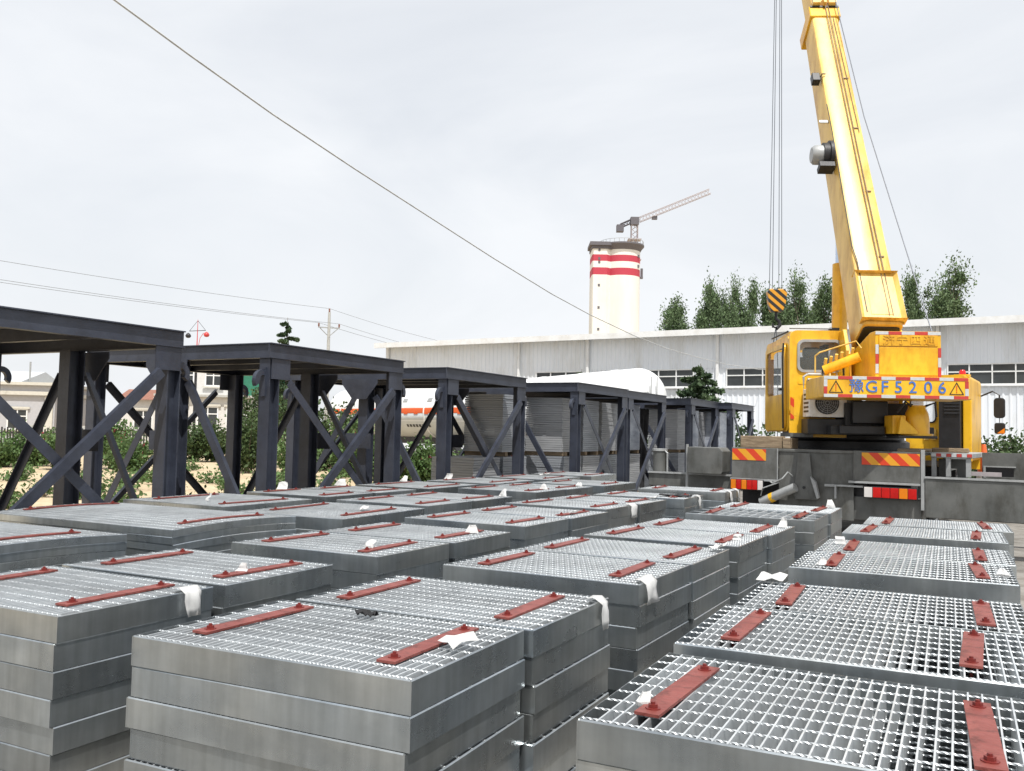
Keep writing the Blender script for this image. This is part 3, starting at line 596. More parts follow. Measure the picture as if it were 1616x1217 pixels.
# winch housing above it
wh = cp('winch_housing', UB().prism([(-2.32, 2.492), (-2.32, 3.16), (-2.1, 3.16), (-.7, 2.8), (-.7, 2.492)], -.3, .62, 'x'), 'yellow', bevel=.01)
cp('housing_panel', UB().box(-.25, .57, -2.334, -2.3215, 2.53, 2.93), 'yellow', wh, bevel=.004)
cp('housing_panel', UB().box(-.25, .57, -2.34, -2.3215, 2.945, 3.1), 'yellow', wh, bevel=.004)
for c, x in zip('济宁四通', (-.12, .07, .26, .45)): utext('embossed_character', c, .145, x, 3.022, -2.341, 'yellow', wh, .007, 1.2)
for k in range(5): cp('reflector_strip', UB().box(-.298+k*.183, -.298+k*.183+.18, -2.328, -2.3215, 3.11, 3.155), 'redtape' if k % 2 else 'silver', wh)
for k in range(3):
    cp('reflector_strip', UB().box(-.298, -.255, -2.328, -2.3215, 2.55+k*.14, 2.685+k*.14), 'redtape' if k % 2 else 'silver', wh); cp('reflector_strip', UB().box(.575, .618, -2.328, -2.3215, 2.51+k*.14, 2.645+k*.14), 'redtape' if k % 2 == 0 else 'silver', wh)
# valve gear between cab and housing
vg = cp('valve_block', UB().tube([(-.86, -1.75, 2.62), (-.4, -1.95, 2.82)], .075, 12), 'yellow', smooth='angle')
for k in range(6): cp('valve', UB().tube([(-.84+k*.07, -1.72-k*.03, 2.68+k*.03), (-.84+k*.07, -1.78-k*.03, 2.8+k*.03)], .024, 8), 'yboom', vg)
for k in range(5): cp('hose', UB().tube([(-.88+k*.09, -1.74-k*.04, 2.62+k*.02), (-.9+k*.1, -1.85, 2.5), (-.75+k*.1, -1.8, 2.42), (-.6+k*.06, -1.6, 2.5)], .015, 6), ('dark', 'yboom', 'wood')[k % 3], vg)
cp('guard_rail', UB().tube([(-.95, -1.6, 2.85), (-.9, -1.65, 2.9), (-.42, -1.85, 3.06), (-.36, -1.9, 2.95)], .012, 6).tube([(-.95, -1.6, 2.85), (-.95, -1.6, 2.6)], .012, 6), 'yboom', vg)
cp('pipe', UB().tube([(-1.1, -1.75, 2.56), (-.86, -1.75, 2.56)], .022, 8).tube([(-1.1, -1.75, 2.48), (-.86, -1.75, 2.48)], .022, 8).tube([(-1.1, -1.75, 2.56), (-1.16, -1.75, 2.52), (-1.16, -1.75, 2.3)], .02, 8), 'lgrey', vg)
# things below the counterweight
cp('oil_tank', UB().box(-.42, .1, -1.7, -.8, 1.83, 2.18), 'black', bevel=.02)
cp('lower_beam', UB().box(-.65, .0, -1.85, -1.76, 1.68, 1.8), 'dark', bevel=.01)
sm = cp('slew_motor', UB().lathe([(.17, 1.69), (.17, 1.9), (.155, 2.0), (.12, 2.07), (.12, 2.11)], 20, (.4, -2.0, 0)), 'yellow', smooth='angle')
cp('motor_gusset', UB().prism([(.06, 1.69), (.33, 1.69), (.33, 1.73), (.1, 1.95)], -2.22, -2.15), 'yellow', sm, bevel=.006)
cp('motor_bracket', UB().box(.02, .21, -2.1, -1.76, 1.69, 1.96), 'yellow', sm, bevel=.01)
cp('motor_flange', UB().lathe([(.22, 1.67), (.22, 1.7)], 20, (.4, -2.0, 0)), 'yellow', sm)
cp('hose', UB().tube([(.5, -2.05, 2.1), (.62, -2.1, 2.15), (.66, -2.05, 1.95)], .018, 8), 'black', sm)
cp('hose', UB().tube([(.3, -2.05, 2.1), (.2, -2.12, 2.16), (.1, -2.05, 2.0)], .02, 8), 'black', sm)
class CB(MB):
    def __init__(s): super().__init__(); s.M = UPM @ Matrix.Translation((.17, .0, 0))
# operator cab
oc = cp('operator_cab', CB().ring(rrect(-1.38, -.48, 1.95, 3.3, .12, 5), rrect(-1.24, -.6, 2.66, 3.13, .08, 5), -1.1, -1.04), 'yellow', smooth='angle')
cp('roof', CB().prism([(-1.1+.03, 3.2), (.35, 3.12), (.42, 3.16), (.35, 3.24), (-.9, 3.305), (-1.08, 3.28)], -1.35, -.51, 'x'), 'yellow', oc, bevel=.05)
cp('window_rim', CB().ring(rrect(-1.265, -.575, 2.635, 3.155, .1, 5), rrect(-1.225, -.615, 2.675, 3.115, .075, 5), -1.125, -1.101), 'lgrey', oc)
cp('pane', CB().prism(rrect(-1.235, -.605, 2.665, 3.125, .075, 5), -1.075, -1.07), 'glass', oc)
cp('side_wall', CB().ring(rrect(-1.039, .55, 1.7, 3.22, .1, 5), rrect(-.93, .42, 2.3, 3.08, .09, 5), -.53, -.48, 'x'), 'yellow', oc)
cp('side_wall', CB().ring(rrect(-1.039, .55, 1.7, 3.22, .12, 5), rrect(-.9, .42, 2.0, 3.1, .1, 5), -1.38, -1.33, 'x'), 'yellow', oc)
dr = cp('door', CB().ring(rrect(-.92, .44, 1.72, 3.12, .1, 5), rrect(-.84, .36, 2.3, 3.04, .09, 5), -1.42, -1.385, 'x'), 'yellow', oc); cp('pane', CB().prism(rrect(-.83, .35, 2.29, 3.05, .09, 5), -1.405, -1.4, 'x'), 'glass', dr)
cp('door_handle', CB().box(-1.46, -1.425, -.78, -.68, 2.36, 2.4), 'black', dr)
cp('grab_rail', CB().tube([(-1.45, -1.0, 3.1), (-1.47, -1.02, 2.9), (-1.46, -1.0, 2.2), (-1.44, -.95, 1.75)], .016, 8), 'black', oc)
cp('front_frame', CB().ring(rrect(-1.33, -.53, 1.75, 3.2, .1, 5), rrect(-1.26, -.6, 2.05, 3.1, .1, 5), .5, .55), 'yellow', oc); cp('floor', CB().box(-1.33, -.53, -1.03, .5, 1.75, 1.8), 'dark', oc)
cp('seat', CB().prism([(-.72, 2.2), (-.2, 2.2), (-.2, 2.32), (-.58, 2.34), (-.7, 2.9), (-.84, 2.9)], -1.16, -.68, 'x').prism(rrect(-1.1, -.82, 2.88, 3.06, .06), -.84, -.74), 'black', oc, bevel=.03)
cp('blind', CB().box(-.78, -.72, -.9, -.6, 2.6, 3.1), 'rag', oc)
cp('rear_lower_panel', CB().prism([(-1.378, 1.62), (-.5, 1.62), (-.5, 1.96), (-1.378, 1.96)], -1.098, -1.05), 'yellow', oc); cp('panel_rib', CB().prism(rrect(-1.25, -.6, 2.45, 2.5, .02), -1.108, -1.1005), 'yellow', oc)
cp('cab_step', CB().box(-1.4, -1.05, -1.25, -.6, 1.62, 1.68), 'grey', oc)
cp('reflective_label', CB().box(-1.365, -1.31, -1.112, -1.1005, 1.9, 2.24), 'hazard', oc)
cp('roof_rack', CB().tube([(-1.36, -.9, 3.3), (-1.36, .2, 3.3)], .015, 6).tube([(-1.36, -1.0, 3.34), (-.7, -1.0, 3.34)], .012, 6), 'black', oc); cp('roof_lamp', CB().box(-.73, -.58, -1.0, -.92, 3.3, 3.36), 'black', oc)
cp('lower_body', CB().box(-1.2, -.5, -1.5, -1.12, 1.665, 1.9), 'dark', oc, bevel=.01)
# air conditioner
ac = cp('air_conditioner', CB().ring(rrect(-1.18, -.62, 1.93, 2.36, .03), rrect(-1.1, -.72, 1.96, 2.33, .15), -1.52, -1.5), 'white', bevel=.006)
cp('casing', CB().box(-1.18, -.62, -1.498, -1.13, 1.93, 2.36), 'white', ac, bevel=.008)
cp('fan_cover', CB().lathe([(.0, 0)], 3) if False else CB().prism(rrect(-1.09, -.73, 1.97, 2.32, .17, 6), -1.5, -1.4985), 'black', ac)
gr = CB(); ccx, ccz = -.91, 2.145
for k in range(1, 6):
    rr_ = .03*k; gr.tube([(ccx+rr_*math.cos(R(a)), -1.512, ccz+rr_*math.sin(R(a))) for a in range(0, 361, 20)], .0035, 4, False)
for k in range(12): a = R(30*k); gr.tube([(ccx+.02*math.cos(a), -1.512, ccz+.02*math.sin(a)), (ccx+.17*math.cos(a), -1.512, ccz+.17*math.sin(a))], .003, 4)
cp('fan_grille', gr, 'lgrey', ac, kind='stuff')
for k in range(5): cp('side_slot', CB().box(-1.186, -1.1805, -1.46, -1.2, 2.0+k*.065, 2.03+k*.065), 'dark', ac)
cp('grey_box', CB().box(-.6, -.42, -1.6, -1.3, 1.93, 2.2), 'grey', bevel=.01)
# boom; top-face centre line from F to E, then inner sections to the tip
F = Vector((5.56, 13.42, 3.42)); E_ = Vector((5.90, 17.0, 9.95)); ax = (E_-F).normalized(); side = Vector((math.cos(HEAD), -math.sin(HEAD), 0)); side = (side-ax*side.dot(ax)).normalized()
outn = side.cross(ax).normalized(); outn = outn if outn.y < 0 else -outn    # normal of the boom's upper face
def boom_sec(l0, l1, w0, w1, d0, d1, off=0):
    b = WB(); i = 0
    for l, w_, d_ in ((l0, w0, d0), (l1, w1, d1)):
        c = F+ax*l
        r = .06
        prof = [(-w_/2+r, -off), (w_/2-r, -off), (w_/2-.015, -off-.018), (w_/2, -off-r), (w_/2, -off-d_+.16), (w_/2-.16, -off-d_), (-w_/2+.16, -off-d_), (-w_/2, -off-d_+.16), (-w_/2, -off-r), (-w_/2+.015, -off-.018)]
        for a_, o_ in prof: b.pt(c+side*a_+outn*o_)
    n = 10; b.face(range(n)); b.face([n+k for k in range(n)][::-1])
    for k in range(n): b.face((k, (k+1) % n, n+(k+1) % n, n+k))
    return b
Lm = (E_-F).length
bo = cp('boom', boom_sec(-.1, Lm, .6, .5, .78, .7), 'yboom', smooth='angle')
cp('boom_end_opening', boom_sec(-.13, -.101, .54, .54, .6, .6, .06), 'dark', bo)  # dark plate stands in for shade inside the boom's open rear end
cp('base_stiffener', boom_sec(-.05, .85, .66, .64, .1, .1, -.03), 'yboom', bo, bevel=.01)
def on_boom(l, a, o): return F+ax*l+side*a+outn*o
def bbox(l0, l1, a0, a1, o0, o1):
    b = WB(); i = 0
    for l in (l0, l1):
        for a_, o_ in ((a0, o0), (a1, o0), (a1, o1), (a0, o1)): b.pt(on_boom(l, a_, o_))
    for q in ((0, 1, 2, 3), (7, 6, 5, 4), (0, 4, 5, 1), (1, 5, 6, 2), (2, 6, 7, 3), (3, 7, 4, 0)): b.face(q)
    return b
cp('inspection_hatch', bbox(.06, .62, -.16, .16, .031, .036), 'yboom', bo)
cl = cp('boom_collar', bbox(Lm-.28, Lm+.02, -.29, .29, -.75, .03), 'yellow', bo, bevel=.02)
cp('collar_roller', bbox(Lm+.02, Lm+.3, -.22, -.08, .03, .12), 'yboom', cl); cp('collar_roller', bbox(Lm+.02, Lm+.3, .08, .22, .03, .12), 'yboom', cl); cp('collar_roller', bbox(Lm+.0, Lm+.34, -.02, .02, .03, .14), 'yboom', cl)
cp('collar_slot', bbox(Lm-.03, Lm+.02, -.27, .27, .031, .045), 'dark', cl)
cp('boom_section', boom_sec(Lm+.03, Lm+3.4, .42, .42, .6, .6, .04), 'yboom', bo, smooth='angle'); cp('boom_section', boom_sec(Lm+3.41, Lm+6.6, .36, .36, .52, .52, .08), 'yboom', bo, smooth='angle')
TIPL = Lm+6.6
cp('boom_head', bbox(TIPL, TIPL+.55, -.22, .22, -.75, .1), 'yellow', bo, bevel=.02)
for a_ in (-.1, .1):
    b = WB(); c = on_boom(TIPL+.45, a_, -.75); b.tube([c-side*.03, c+side*.03], .2, 18); cp('sheave', b, 'dark', bo)
for a_ in (.02, .075): cp('boom_rope', WB().tube([on_boom(.05, a_+.08, .035), on_boom(3.5, a_+.04, .03), on_boom(Lm+.1, a_, .045)], .009, 5), 'wood', bo)
cp('boom_cable', WB().tube([on_boom(.1, -.22, .03), on_boom(1.1, -.235, .03), on_boom(1.4, -.27, .02), on_boom(4, -.262, .02), on_boom(4.7, -.27, .02)], .009, 5), 'black', bo)
cp('boom_cable', WB().tube([on_boom(4.0, .2, .02), on_boom(Lm-.3, .14, .02)], .006, 5), 'wood', bo)
cp('winch_rope', WB().tube([UPM_ for UPM_ in (Vector((6.12, 13.0, 3.14)), on_boom(4.3, .3, .1), on_boom(Lm+.1, .2, .12))], .009, 5), 'rope', bo)
for l in (1.2, 2.6, 4.1, 5.4): cp('bracket', bbox(l, l+.02, .12, .2, .001, .02).box(0, 0, 0, 0, 0, 0) if False else bbox(l, l+.02, .12, .2, .001, .02), 'wood', bo)
# reel, lamp and brackets on the boom's left side
c = on_boom(3.55, -.3, -.1)
rl = cp('cable_reel', WB().tube([c, c-side*.06, c-side*.061, c-side*.16], [.25, .25, .21, .21], 22), 'dark', bo, smooth='angle'); cp('reel_drum', WB().tube([c-side*.161, c-side*.3, c-side*.34], [.17, .165, .13], 20), 'lgrey', rl, smooth='angle')
cp('reel_bracket', bbox(3.2, 3.3, -.55, -.3, -.2, .0), 'dark', rl)
lp_ = cp('work_lamp', bbox(5.35, 5.55, -.44, -.3, -.12, .02), 'black', bo, bevel=.01); cp('lamp_arm', WB().tube([on_boom(5.45, -.3, -.02), on_boom(5.5, -.26, .03), on_boom(5.5, -.2, .03)], .012, 6), 'black', lp_)
cp('cable_guide', bbox(4.3, 4.32, -.43, -.27, -.06, -.04).box(0, 0, 0, 0, 0, 0) if False else bbox(4.3, 4.36, -.43, -.27, -.06, -.04), 'lgrey', bo)
cp('luffing_cylinder', WB().tube([(5.6, 15.35, 1.9), (5.7, 15.55, 4.65)], .13, 18), 'yellow', smooth='angle')
cp('luffing_rod', WB().tube([(5.7, 15.55, 4.64), (5.78, 15.72, 6.85)], .08, 14), 'chrome', smooth='angle')
# hoist ropes and hook block
tip = on_boom(TIPL+.45, 0, -.95); HK = Vector((tip.x-.02, tip.y, 4.85))
for a_ in (-.16, -.09, .06, .13):
    cp('hoist_rope', WB().tube([tip+side*a_*.35+Vector((0, 0, .1)), HK+side*a_+Vector((0, 0, .26))], .008, 5), 'rope')
hb = WB(); hb.M = WM @ Matrix.Translation(HK) @ Matrix.Rotation(-HEAD, 4, 'Z')
hb.prism([(-.22, .22), (-.16, .28), (.18, .28), (.24, .2), (.2, -.1), (.13, -.26), (-.13, -.26), (-.19, -.1)], -.1, .1)
hm = hb.mesh('hook_block', G['hookstripe']); cp_h = put('hook_block', hm, CR, bevel=.015)
hk = WB(); hk.M = WM @ Matrix.Translation(HK)
hk.tube([(0, 0, -.24), (0, 0, -.42), (.07, 0, -.48), (.09, 0, -.58), (.02, 0, -.66), (-.07, 0, -.62), (-.09, 0, -.54)], [.04, .035, .04, .045, .045, .035, .015], 8); cp('hook', hk, 'dark', cp_h, smooth='angle')
for s in (-1, 1): cp('sling', WB().tube([HK+Vector((0, 0, -.6)), HK+Vector((s*.1-.05, 0, -1.6)), HK+Vector((s*.14-.1, 0, -4.7))], .011, 5), 'rope')
# loose timbers on the deck
def loose(name, x0, x1, y0, y1, z0, z1, label, cat, m='wood', bev=.012):
    o = MB().box(-(x1-x0)/2, (x1-x0)/2, -(y1-y0)/2, (y1-y0)/2, 0, z1-z0).build(name, m, bevel=bev)
    M_ = CINV.inverted() @ Vector(((x0+x1)/2, (y0+y1)/2, z0)); o.location = M_; o.rotation_euler = (0, 0, R(-33+rnd.uniform(-3, 3))); return tag(o, label, cat)
loose('timber_beam', -1.28, -.62, .12, .32, 1.432, 1.62, 'thick weathered timber beam on the crane deck beside the operator cab', 'timber')
loose('timber_block', -.6, -.48, .1, .5, 1.432, 1.6, 'short upright timber block against the end of the thick beam', 'timber')
loose('wooden_board', 1.42, 1.9, .7, .85, 1.434, 1.5, 'flat wooden board on the side platform below the driver cab', 'timber')
loose('wooden_plank', 1.05, 1.36, .2, 1.2, 1.432, 1.48, 'split grey-brown plank lying on the deck next to the slew motor', 'timber')

# ------------------------------------------------------------------ warehouse
WD = Vector((.853, -.522, 0)); W0 = Vector((-8.9, 62.73, 0)); WLEN = 66
wz = math.atan2(WD.y, WD.x)
WH = thing('warehouse', 'long white corrugated steel warehouse with window strips behind the yard', 'warehouse', W0, wz)
# local: x along the wall, y into the building, z up
EAVE = 7.45
cols = [0.3, 10.98, 15.87, 23.98, 35.2, 46, 57, 65.6]
wins = [(12.2, 15.4, 4.35, 5.42), (17.2, 22.6, 4.35, 5.42), (24.45, 34.7, 4.35, 5.42), (35.6, 45.5, 4.35, 5.42), (46.4, 56.5, 4.35, 5.42)]
def corr(x0, x1, z0, z1, name):
    b = MB(); x = x0; pts = []; p = .3
    while x < x1-1e-6:
        e = min(x+p, x1)
        pts += [(x, 0), (min(x+.17, e), 0), (min(x+.2, e), -.035), (min(x+.27, e), -.035)]
        x = e
    pts.append((x1, 0)); q = []
    for a in pts:
        if not q or a[0] > q[-1][0]+1e-5: q.append(a)
    for a, y in q: b.pt((a, y, z0)); b.pt((a, y, z1))
    for k in range(len(q)-1): b.face((2*k, 2*k+2, 2*k+3, 2*k+1))
    return b.build(name, 'clad', WH)
corr(0, WLEN, 5.42, EAVE-.02, 'wall_cladding'); corr(0, WLEN, .3, 4.35, 'wall_cladding')
px = 0
for (a, b_, c, d) in wins: corr(px, a, 4.351, 5.419, 'wall_cladding'); px = b_
corr(px, WLEN, 4.351, 5.419, 'wall_cladding')
MB().box(0, WLEN, -.06, .3, 0, .3).build('plinth', 'conc', WH)
MB().box(0, .04, .04, 24, .3, EAVE).build('end_wall', 'clad', WH); MB().box(WLEN-.04, WLEN, .04, 24, .3, EAVE).build('end_wall', 'clad', WH); MB().box(0, WLEN, 24, 24.1, 0, EAVE).build('back_wall', 'clad', WH)
MB().prism([(-.62, EAVE-.02), (12, EAVE+.95), (24.6, EAVE-.02), (24.6, EAVE+.1), (12, EAVE+1.07), (-.62, EAVE+.1)], -.4, WLEN+.4, 'x').build('roof', 'roof', WH)
MB().box(-.45, WLEN+.45, -.78, -.63, EAVE-.2, EAVE+.14).build('gutter', 'trim', WH); MB().box(-.4, WLEN+.4, -.628, -.02, EAVE-.06, EAVE-.022).build('soffit', 'trim', WH)
for c in cols: MB().box(c-.08, c+.08, -.2, -.04, .3, EAVE-.07).build('downpipe', 'trim', WH, bevel=.02)
for (a, b_, z0, z1) in wins:
    n = max(2, round((b_-a)/1.0)); wd = (b_-a)/n
    fr = MB().box(a, b_, -.07, .06, z0, z0+.07).box(a, b_, -.07, .06, z1-.07, z1).box(a, a+.07, -.07, .06, z0+.07, z1-.07).box(b_-.07, b_, -.07, .06, z0+.07, z1-.07)
    fr.box(a+.07, b_-.07, -.05, .03, z1-.45, z1-.39)
    for k in range(1, n): fr.box(a+k*wd-.03, a+k*wd+.03, -.06, .04, z0+.07, z1-.45).box(a+k*wd-.03, a+k*wd+.03, -.06, .04, z1-.39, z1-.07)
    wo = fr.build('window', 'trim', WH); MB().box(a-.1, b_+.1, -.16, -.072, z0-.06, z0-.002).build('sill', 'trim', wo)
    for k in range(n):
        MB().box(a+k*wd+.02, a+(k+1)*wd-.02, .0, .01, z0+.03, z1-.42).build('pane', 'winglass', wo); MB().box(a+k*wd+.02, a+(k+1)*wd-.02, .0, .01, z1-.42, z1-.03).build('pane', 'winglass', wo)

# ------------------------------------------------------------------ tower and tower crane far behind
TD = 250.0
def far(px, D): return (px-808)/1414*D
tx = far(978, TD)
TW = thing('concrete_tower', 'tall white round concrete tower with red bands and dark rim', 'tower', (tx, TD, 0))
def seg(name, z0, z1, m, rr=5.2, grow=0, wing=True):
    b = MB(); b.lathe([(rr+grow, z0), (rr+grow, z1)], 48)
    o = b.build(name, m, TW, smooth='angle')
    if wing:
        b = MB(); pts = [(-8.6-grow, -4.2), (-8.3-grow, -4.9-grow), (-4.6, -4.9-grow), (-3.2, -3.6), (-3.2, 3), (-8.6-grow, 3)]
        b.prism(pts, z0, z1, 'z'); b.build('stair_wing' if m == 'tower' else name, m, TW)
zt_ = 54.6
bands = [(0, zt_-8.8-.3, 'tower'), (zt_-8.8-.3, zt_-6.8-.3, 'towerred'), (zt_-7.1, zt_-5.3, 'tower'), (zt_-5.3, zt_-3.5, 'towerred'), (zt_-3.5, zt_-1.9, 'tower')]
for z0, z1, m_ in bands: seg('tower_shaft' if m_ == 'tower' else 'red_band', z0, z1, m_)
b = MB(); b.lathe([(5.25, zt_-1.9), (5.6, zt_-1.2), (6.3, zt_-.4), (6.3, zt_), (5.8, zt_)], 48); b.build('rim', 'towerdark', TW, smooth='angle')
b = MB(); b.prism([(-8.8, -5.1), (-4.4, -5.1), (-3.2, -4.4), (-3.2, 3.2), (-8.8, 3.2)], zt_-1.9, zt_-1.0, 'z'); b.prism([(-9.3, -5.6), (-4.0, -5.6), (-3.2, -5.0), (-3.2, 3.4), (-9.3, 3.4)], zt_-1.0, zt_-.02, 'z'); b.build('rim', 'towerdark', TW)
for z in (18, 24, 30, 36, 42.2, 48.6, zt_-5, zt_-2.6): MB().box(-7.0, -6.4, -4.96, -4.85, z, z+.7).build('opening', 'towerdark', TW)
for z in (zt_-6.6, zt_-3.8): MB().box(4.1, 4.6, -3.3, -2.7, z, z+.7).build('opening', 'towerdark', TW)
rl_ = MB()
for k in range(28):
    a = R(360*k/28); rl_.tube([(6.1*math.cos(a), 6.1*math.sin(a), zt_), (6.1*math.cos(a), 6.1*math.sin(a), zt_+1)], .06, 4)
rl_.tube([(6.1*math.cos(R(a)), 6.1*math.sin(R(a)), zt_+1) for a in range(0, 361, 12)], .06, 4, False); rl_.build('railing', 'lgrey', TW, kind='stuff')
MB().tube([(5.6, -1, zt_-9), (5.6, -1, zt_-6.5)], .35, 8).box(5.2, 5.9, -1.6, -.6, zt_-9.4, zt_-8.8).build('hoist_basket', 'towerdark', TW)
def lattice(b, p, q, wd, n, r=.09):
    p, q = Vector(p), Vector(q); d = (q-p).normalized(); rf = Vector((0, 0, 1)) if abs(d.z) < .8 else Vector((0, 1, 0)); a = d.cross(rf).normalized(); c = a.cross(d).normalized()
    cs = [a*wd/2+c*wd/2, -a*wd/2+c*wd/2, -a*wd/2-c*wd/2, a*wd/2-c*wd/2]
    for k in range(4): b.tube([p+cs[k], q+cs[k]], r, 4)
    for i in range(n):
        s0, s1 = p+(q-p)*i/n, p+(q-p)*(i+1)/n
        for k in range(4): b.tube([s0+cs[k], s1+cs[(k+1) % 4]], r*.7, 4)
    return b
CD = 258.0; cxp = far(998, CD)
TC = thing('tower_crane', 'pale lattice tower crane with long jib above the concrete tower', 'tower crane', (cxp, CD, 0))
lattice(MB(), (0, 0, 0), (0, 0, 62.5), 1.8, 44, .13).build('mast', 'steelred', TC)
MB().box(-1.2, 1.2, -1.1, 1.1, 62.5, 64.7).build('cab', 'towerdark', TC); MB().box(-1.9, 1.9, -1.6, 1.6, 58, 58.3).box(-1.9, 1.9, -1.6, 1.6, 52, 52.3).build('platform', 'steelred', TC)
lattice(MB(), (1.2, 0, 64), (21, -4, 71.8), 1.3, 22, .085).build('jib', 'steelred', TC); lattice(MB(), (-1, 0, 63.6), (-4, 0, 62.2), 1.0, 4, .15).build('counter_jib', 'towerdark', TC)
MB().box(-5.2, -3.2, -1, 1, 60.4, 62.4).build('counterweight', 'towerdark', TC); MB().box(5, 6.5, -.8, .2, 64.2, 65.1).build('trolley', 'towerdark', TC)

# ------------------------------------------------------------------ vegetation
def leaf_quads(b, pts, size, rr, flat=.0):
    for p in pts:
        n = Vector((rr.gauss(0, 1), rr.gauss(0, 1), rr.gauss(0, 1)+flat)).normalized(); a = n.orthogonal().normalized(); a.rotate(Quaternion(n, rr.uniform(0, 6.28))); c = n.cross(a)
        s = size*rr.uniform(.55, 1.3); q = Vector(p)
        i = b.pt(q-a*s*.5); b.pt(q+c*s*.32+n*s*.06); b.pt(q+a*s*.6); b.pt(q-c*s*.32+n*s*.06); b.face((i, i+1, i+2, i+3))
def poplar(name_seed, h, r, leaves=15000, leaf=.25):
    rr = random.Random(name_seed); tr = MB(); cr = MB(); pts = []
    path = [(rr.gauss(0, .1)*k, rr.gauss(0, .1)*k, h*.92*k/6) for k in range(7)]; tr.tube(path, [.24*(1-k/7)+.03 for k in range(7)], 8)
    for k in range(26):
        z = h*(.2+.72*k/26); an = rr.uniform(0, 6.28); f = (z/h); rad = r*(1.0 if .25 < f < .7 else .72)*(1.15-.55*max(0, f-.55)/.45)*rr.uniform(.55, 1.15)
        base = Vector((0, 0, z*.92)); tipp = Vector((math.cos(an)*rad, math.sin(an)*rad, z+rad*rr.uniform(.7, 1.5)))
        tr.tube([base, (base+tipp)/2+Vector((0, 0, -.1)), tipp], [.06, .045, .015], 5)
        for c in range(6):
            cc = base.lerp(tipp, rr.uniform(.4, 1.05))+Vector((rr.gauss(0, .2), rr.gauss(0, .2), rr.gauss(0, .3))); sg = rr.uniform(.18, .5)*r*.45
            for q in range(leaves//(26*6)): pts.append(cc+Vector((rr.gauss(0, sg), rr.gauss(0, sg), rr.gauss(0, sg*1.25))))
    pts = [p for p in pts if p.z > h*.08]
    leaf_quads(cr, pts, leaf, rr)
    return tr.mesh('trunk', G['bark']), cr.mesh('crown', G['leaf_poplar'])
PM = [poplar(11, 15, 2.3), poplar(12, 14, 2.0), poplar(13, 16, 2.5)]
PZ = [sorted(q.co.z for q in m_[1].vertices)[int(len(m_[1].vertices)*.992)] for m_ in PM]; PR = [sorted((q.co.x**2+q.co.y**2)**.5 for q in m_[1].vertices)[int(len(m_[1].vertices)*.95)] for m_ in PM]
PT = [(1064, 14.1, 1.9, 'rounded low poplar standing apart beside the concrete tower', 0), (1120, 15.1, 1.3, 'poplar with a vertical outer edge, first of the close clump behind the warehouse', 1), (1152, 15.3, 1.25, 'slim poplar second in the clump behind the warehouse', 2), (1180, 15.2, 1.3, 'slim poplar behind and left of the hanging crane hook', 0), (1216, 15.0, 1.5, 'poplar right behind the hanging crane hook', 1),
      (1258, 16.0, 1.6, 'broad-topped poplar between the crane hook and the operator cab', 2), (1300, 16.1, 1.7, 'poplar beside the luffing cylinder of the crane boom', 0), (1330, 15, 1.5, 'poplar mostly hidden behind the crane boom', 1), (1424, 16.9, 1.15, 'slim poplar just right of the crane boom', 1), (1488, 17.8, 2.1, 'large open-crowned poplar standing alone above the warehouse roof', 2)]
for px, h, r_, lab, k in PT:
    D = 79+rnd.uniform(-2, 4); ky = 2; base = (15, 14, 16)[k]; rad = (2.3, 2.0, 2.5)[k]
    t = thing('poplar_tree', lab, 'tree', (far(px, D), D+ (0 if px < 1400 else -2), 0), rnd.uniform(0, 6), 'poplars behind the warehouse')
    a = put('trunk', PM[k][0], t); c = put('crown', PM[k][1], t)
    for o in (a, c): o.scale = (r_/PR[k]*1.15, r_/PR[k]*1.15, h/PZ[k]*.965)
def conifer(name, label, loc, h, r, seed, leaves=2600, sz=.16):
    rr = random.Random(seed); t = thing(name, label, 'tree', loc); tr = MB(); cr = MB(); pts = []
    tr.tube([(0, 0, 0), (.03, 0, h*.5), (0, .02, h)], [.1, .06, .01], 8)
    n = 34
    for k in range(n):
        z = h*(.12+.86*k/n); an = k*2.4; L_ = r*(1-.93*(z/h))*rr.uniform(.75, 1.2)+.08
        tipp = Vector((math.cos(an)*L_, math.sin(an)*L_, z-L_*.12)); tr.tube([(0, 0, z), tipp], [.02, .006], 4)
        for q in range(leaves//n):
            f = rr.uniform(.1, 1.05); p = Vector((0, 0, z)).lerp(tipp, f); s = .02+(.03+.1*r)*(1.1-f*.5)*(1.05-z/h); pts.append(p+Vector((rr.gauss(0, s), rr.gauss(0, s), rr.gauss(-.04, s*.7))))
    leaf_quads(cr, pts, sz, rr); tr.build('trunk', 'bark', t); cr.build('crown', 'leaf_pine', t); return t
conifer('conifer_tree', 'bushy dark conifer standing between the white tank and the warehouse', (far(1106, 37), 37, 0), 4.6, 3.1, 5, 11000, .17)
conifer('conifer_tree', 'pointed conifer tip rising behind the second dark frame', (far(450, 56), 56, 0), 8.5, 2.6, 6, 9000, .2)
conifer('conifer_tree', 'small conifer by the warehouse wall above the white tank', (far(918, 50), 50, 0), 5.2, 2.2, 9, 4000, .2)
